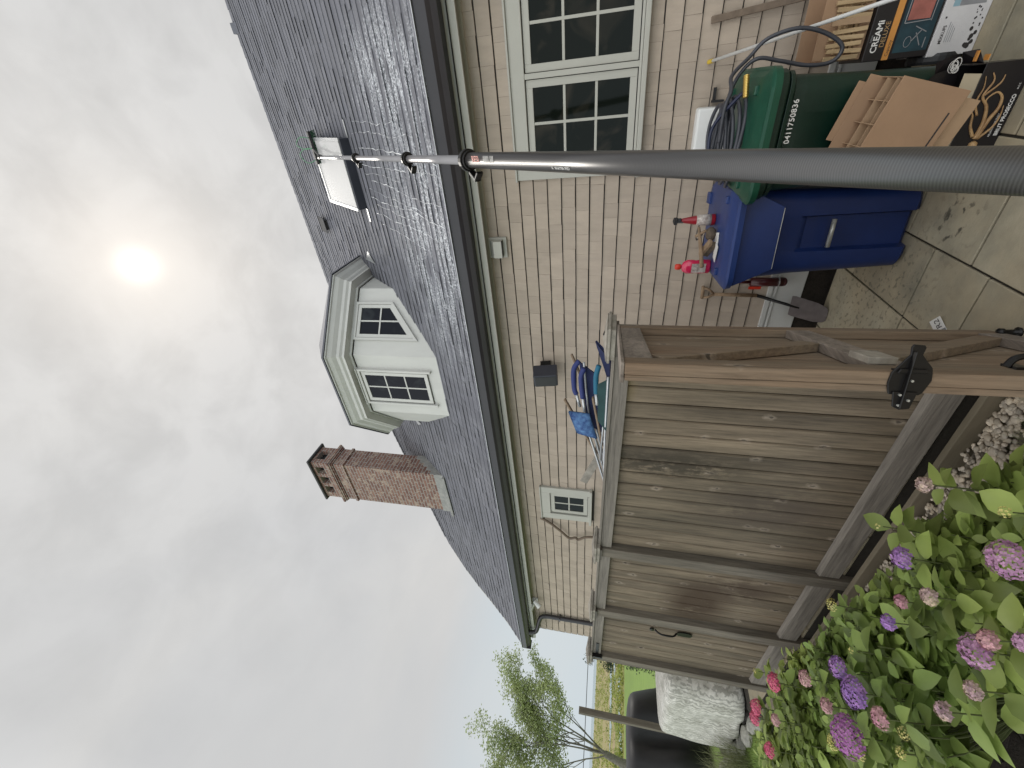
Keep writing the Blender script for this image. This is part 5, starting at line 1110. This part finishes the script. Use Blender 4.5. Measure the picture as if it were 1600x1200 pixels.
# ------------------------------------------------------------------ trees
def cluster(m, c, r, n, ls, q, flat=.7):
    for i in range(n):
        v = Vector((q.gauss(0, 1), q.gauss(0, 1), q.gauss(0, 1))).normalized()*r*q.random()**.45; p = c+Vector((v.x, v.y, v.z*flat)); a = Vector((q.gauss(0, 1), q.gauss(0, 1), q.gauss(0, .5))).normalized(); b = a.orthogonal().normalized(); b = (Matrix.Rotation(q.uniform(0, 6.28), 3, a) @ b); s_ = ls*q.uniform(.6, 1.2)
        m.add([p, p+a*s_*.5+b*s_*.26, p+a*s_, p+a*s_*.5-b*s_*.26], [(0, 1, 2, 3)])
tr = thing('shade_tree', 'tall open tree with several leaning grey trunks at the edge of the marsh', 'tree', (-38.8, 9.55, -1.1))
q = random.Random(21); tm, lm = M(), M(); B = Vector((-38.85, 9.1, -1.15)); sid = Vector((.20, .98, 0)); fwd = Vector((-.98, .2, 0)); zup = Vector((0, 0, 1))
def limb(p, d, L, r, dep):
    pts = [p]; dd = d.copy()
    for k in range(5):
        dd = (dd+Vector((q.gauss(0, .07), q.gauss(0, .07), q.gauss(0, .05)))+zup*.03).normalized(); pts.append(pts[-1]+dd*L/5)
    tm.tube(pts, [r*(1-.11*k) for k in range(6)], 6 if dep < 2 else 4, False)
    if dep >= 2:
        for k in range(2, 6): cluster(lm, pts[k]+Vector((q.gauss(0, .15), q.gauss(0, .15), .1)), .62, 30, .19, q)
    if dep < 3:
        for k in range(3 if dep else 3):
            base_ = pts[q.choice((2, 3, 4)) if k else 5]; a = dd+Vector((q.gauss(0, .42), q.gauss(0, .42), q.gauss(.05, .22))); limb(base_, a.normalized(), L*q.uniform(.55, .72), r*.48, dep+1)
trunk_top = B+sid*.35+zup*1.7; tm.tube([B, B+sid*.1+zup*.7, trunk_top], [.32, .26, .22], 8, False)
for ang, L, r_ in ((.60, 3.7, .07), (.42, 4.1, .08), (.25, 4.5, .07), (.10, 4.8, .09), (-.05, 4.6, .07), (-.35, 4.2, .06)):
    limb(trunk_top-zup*q.uniform(0, .5), (zup*math.cos(ang)+sid*math.sin(ang)+fwd*q.uniform(-.3, .3)).normalized(), L, r_, 0)
tm.build('trunk', MTREE, tr, smooth=True); lm.build('crown', MTLEAF, tr)
tr = thing('dark_shrub', 'rounded dark shrub behind the far corner of the house', 'shrub', (-11.4, 4.72, -.2)); lm = M(); tm = M(); tm.tube([(-11.4, 4.72, -.25), (-11.4, 4.72, 1.2)], .05, 6)
for k in range(34): cluster(lm, Vector((-11.4+q.uniform(-.3, .3), 4.72+q.uniform(-.22, .22), 1.05+q.uniform(-.9, .70))), .2, 130, .05, q)
tm.build('stem', MTREE, tr); lm.build('foliage', MDLEAF, tr)
# marsh scrub, far and low
m = M()
for i in range(2600):
    d = 47+300*q.random()**1.8; a = math.radians(q.uniform(-2, 46)); x, y = -d*math.cos(a), d*math.sin(a); h = q.uniform(.25, .7)*(1 if d > 54 else 1.5)*(.6+d/260)
    cluster(m, Vector((x, y, gzh(x, y)+h*.35)), h, 22, h*.5, q, .6)
m.build('marsh_scrub', MMARSH, kind='stuff', label='yellow-green scrub and reeds over the marsh')
m = M(); m.tube([Vector((-66, 60, 2.7)), Vector((-66, 25, 2.35)), Vector((-68.5, 15, 2.25)), Vector((-73, -20, 2.45))], .045, 5); put(m.build('power_line', MCABLE), 'thin overhead cable far off above the marsh', 'cable')
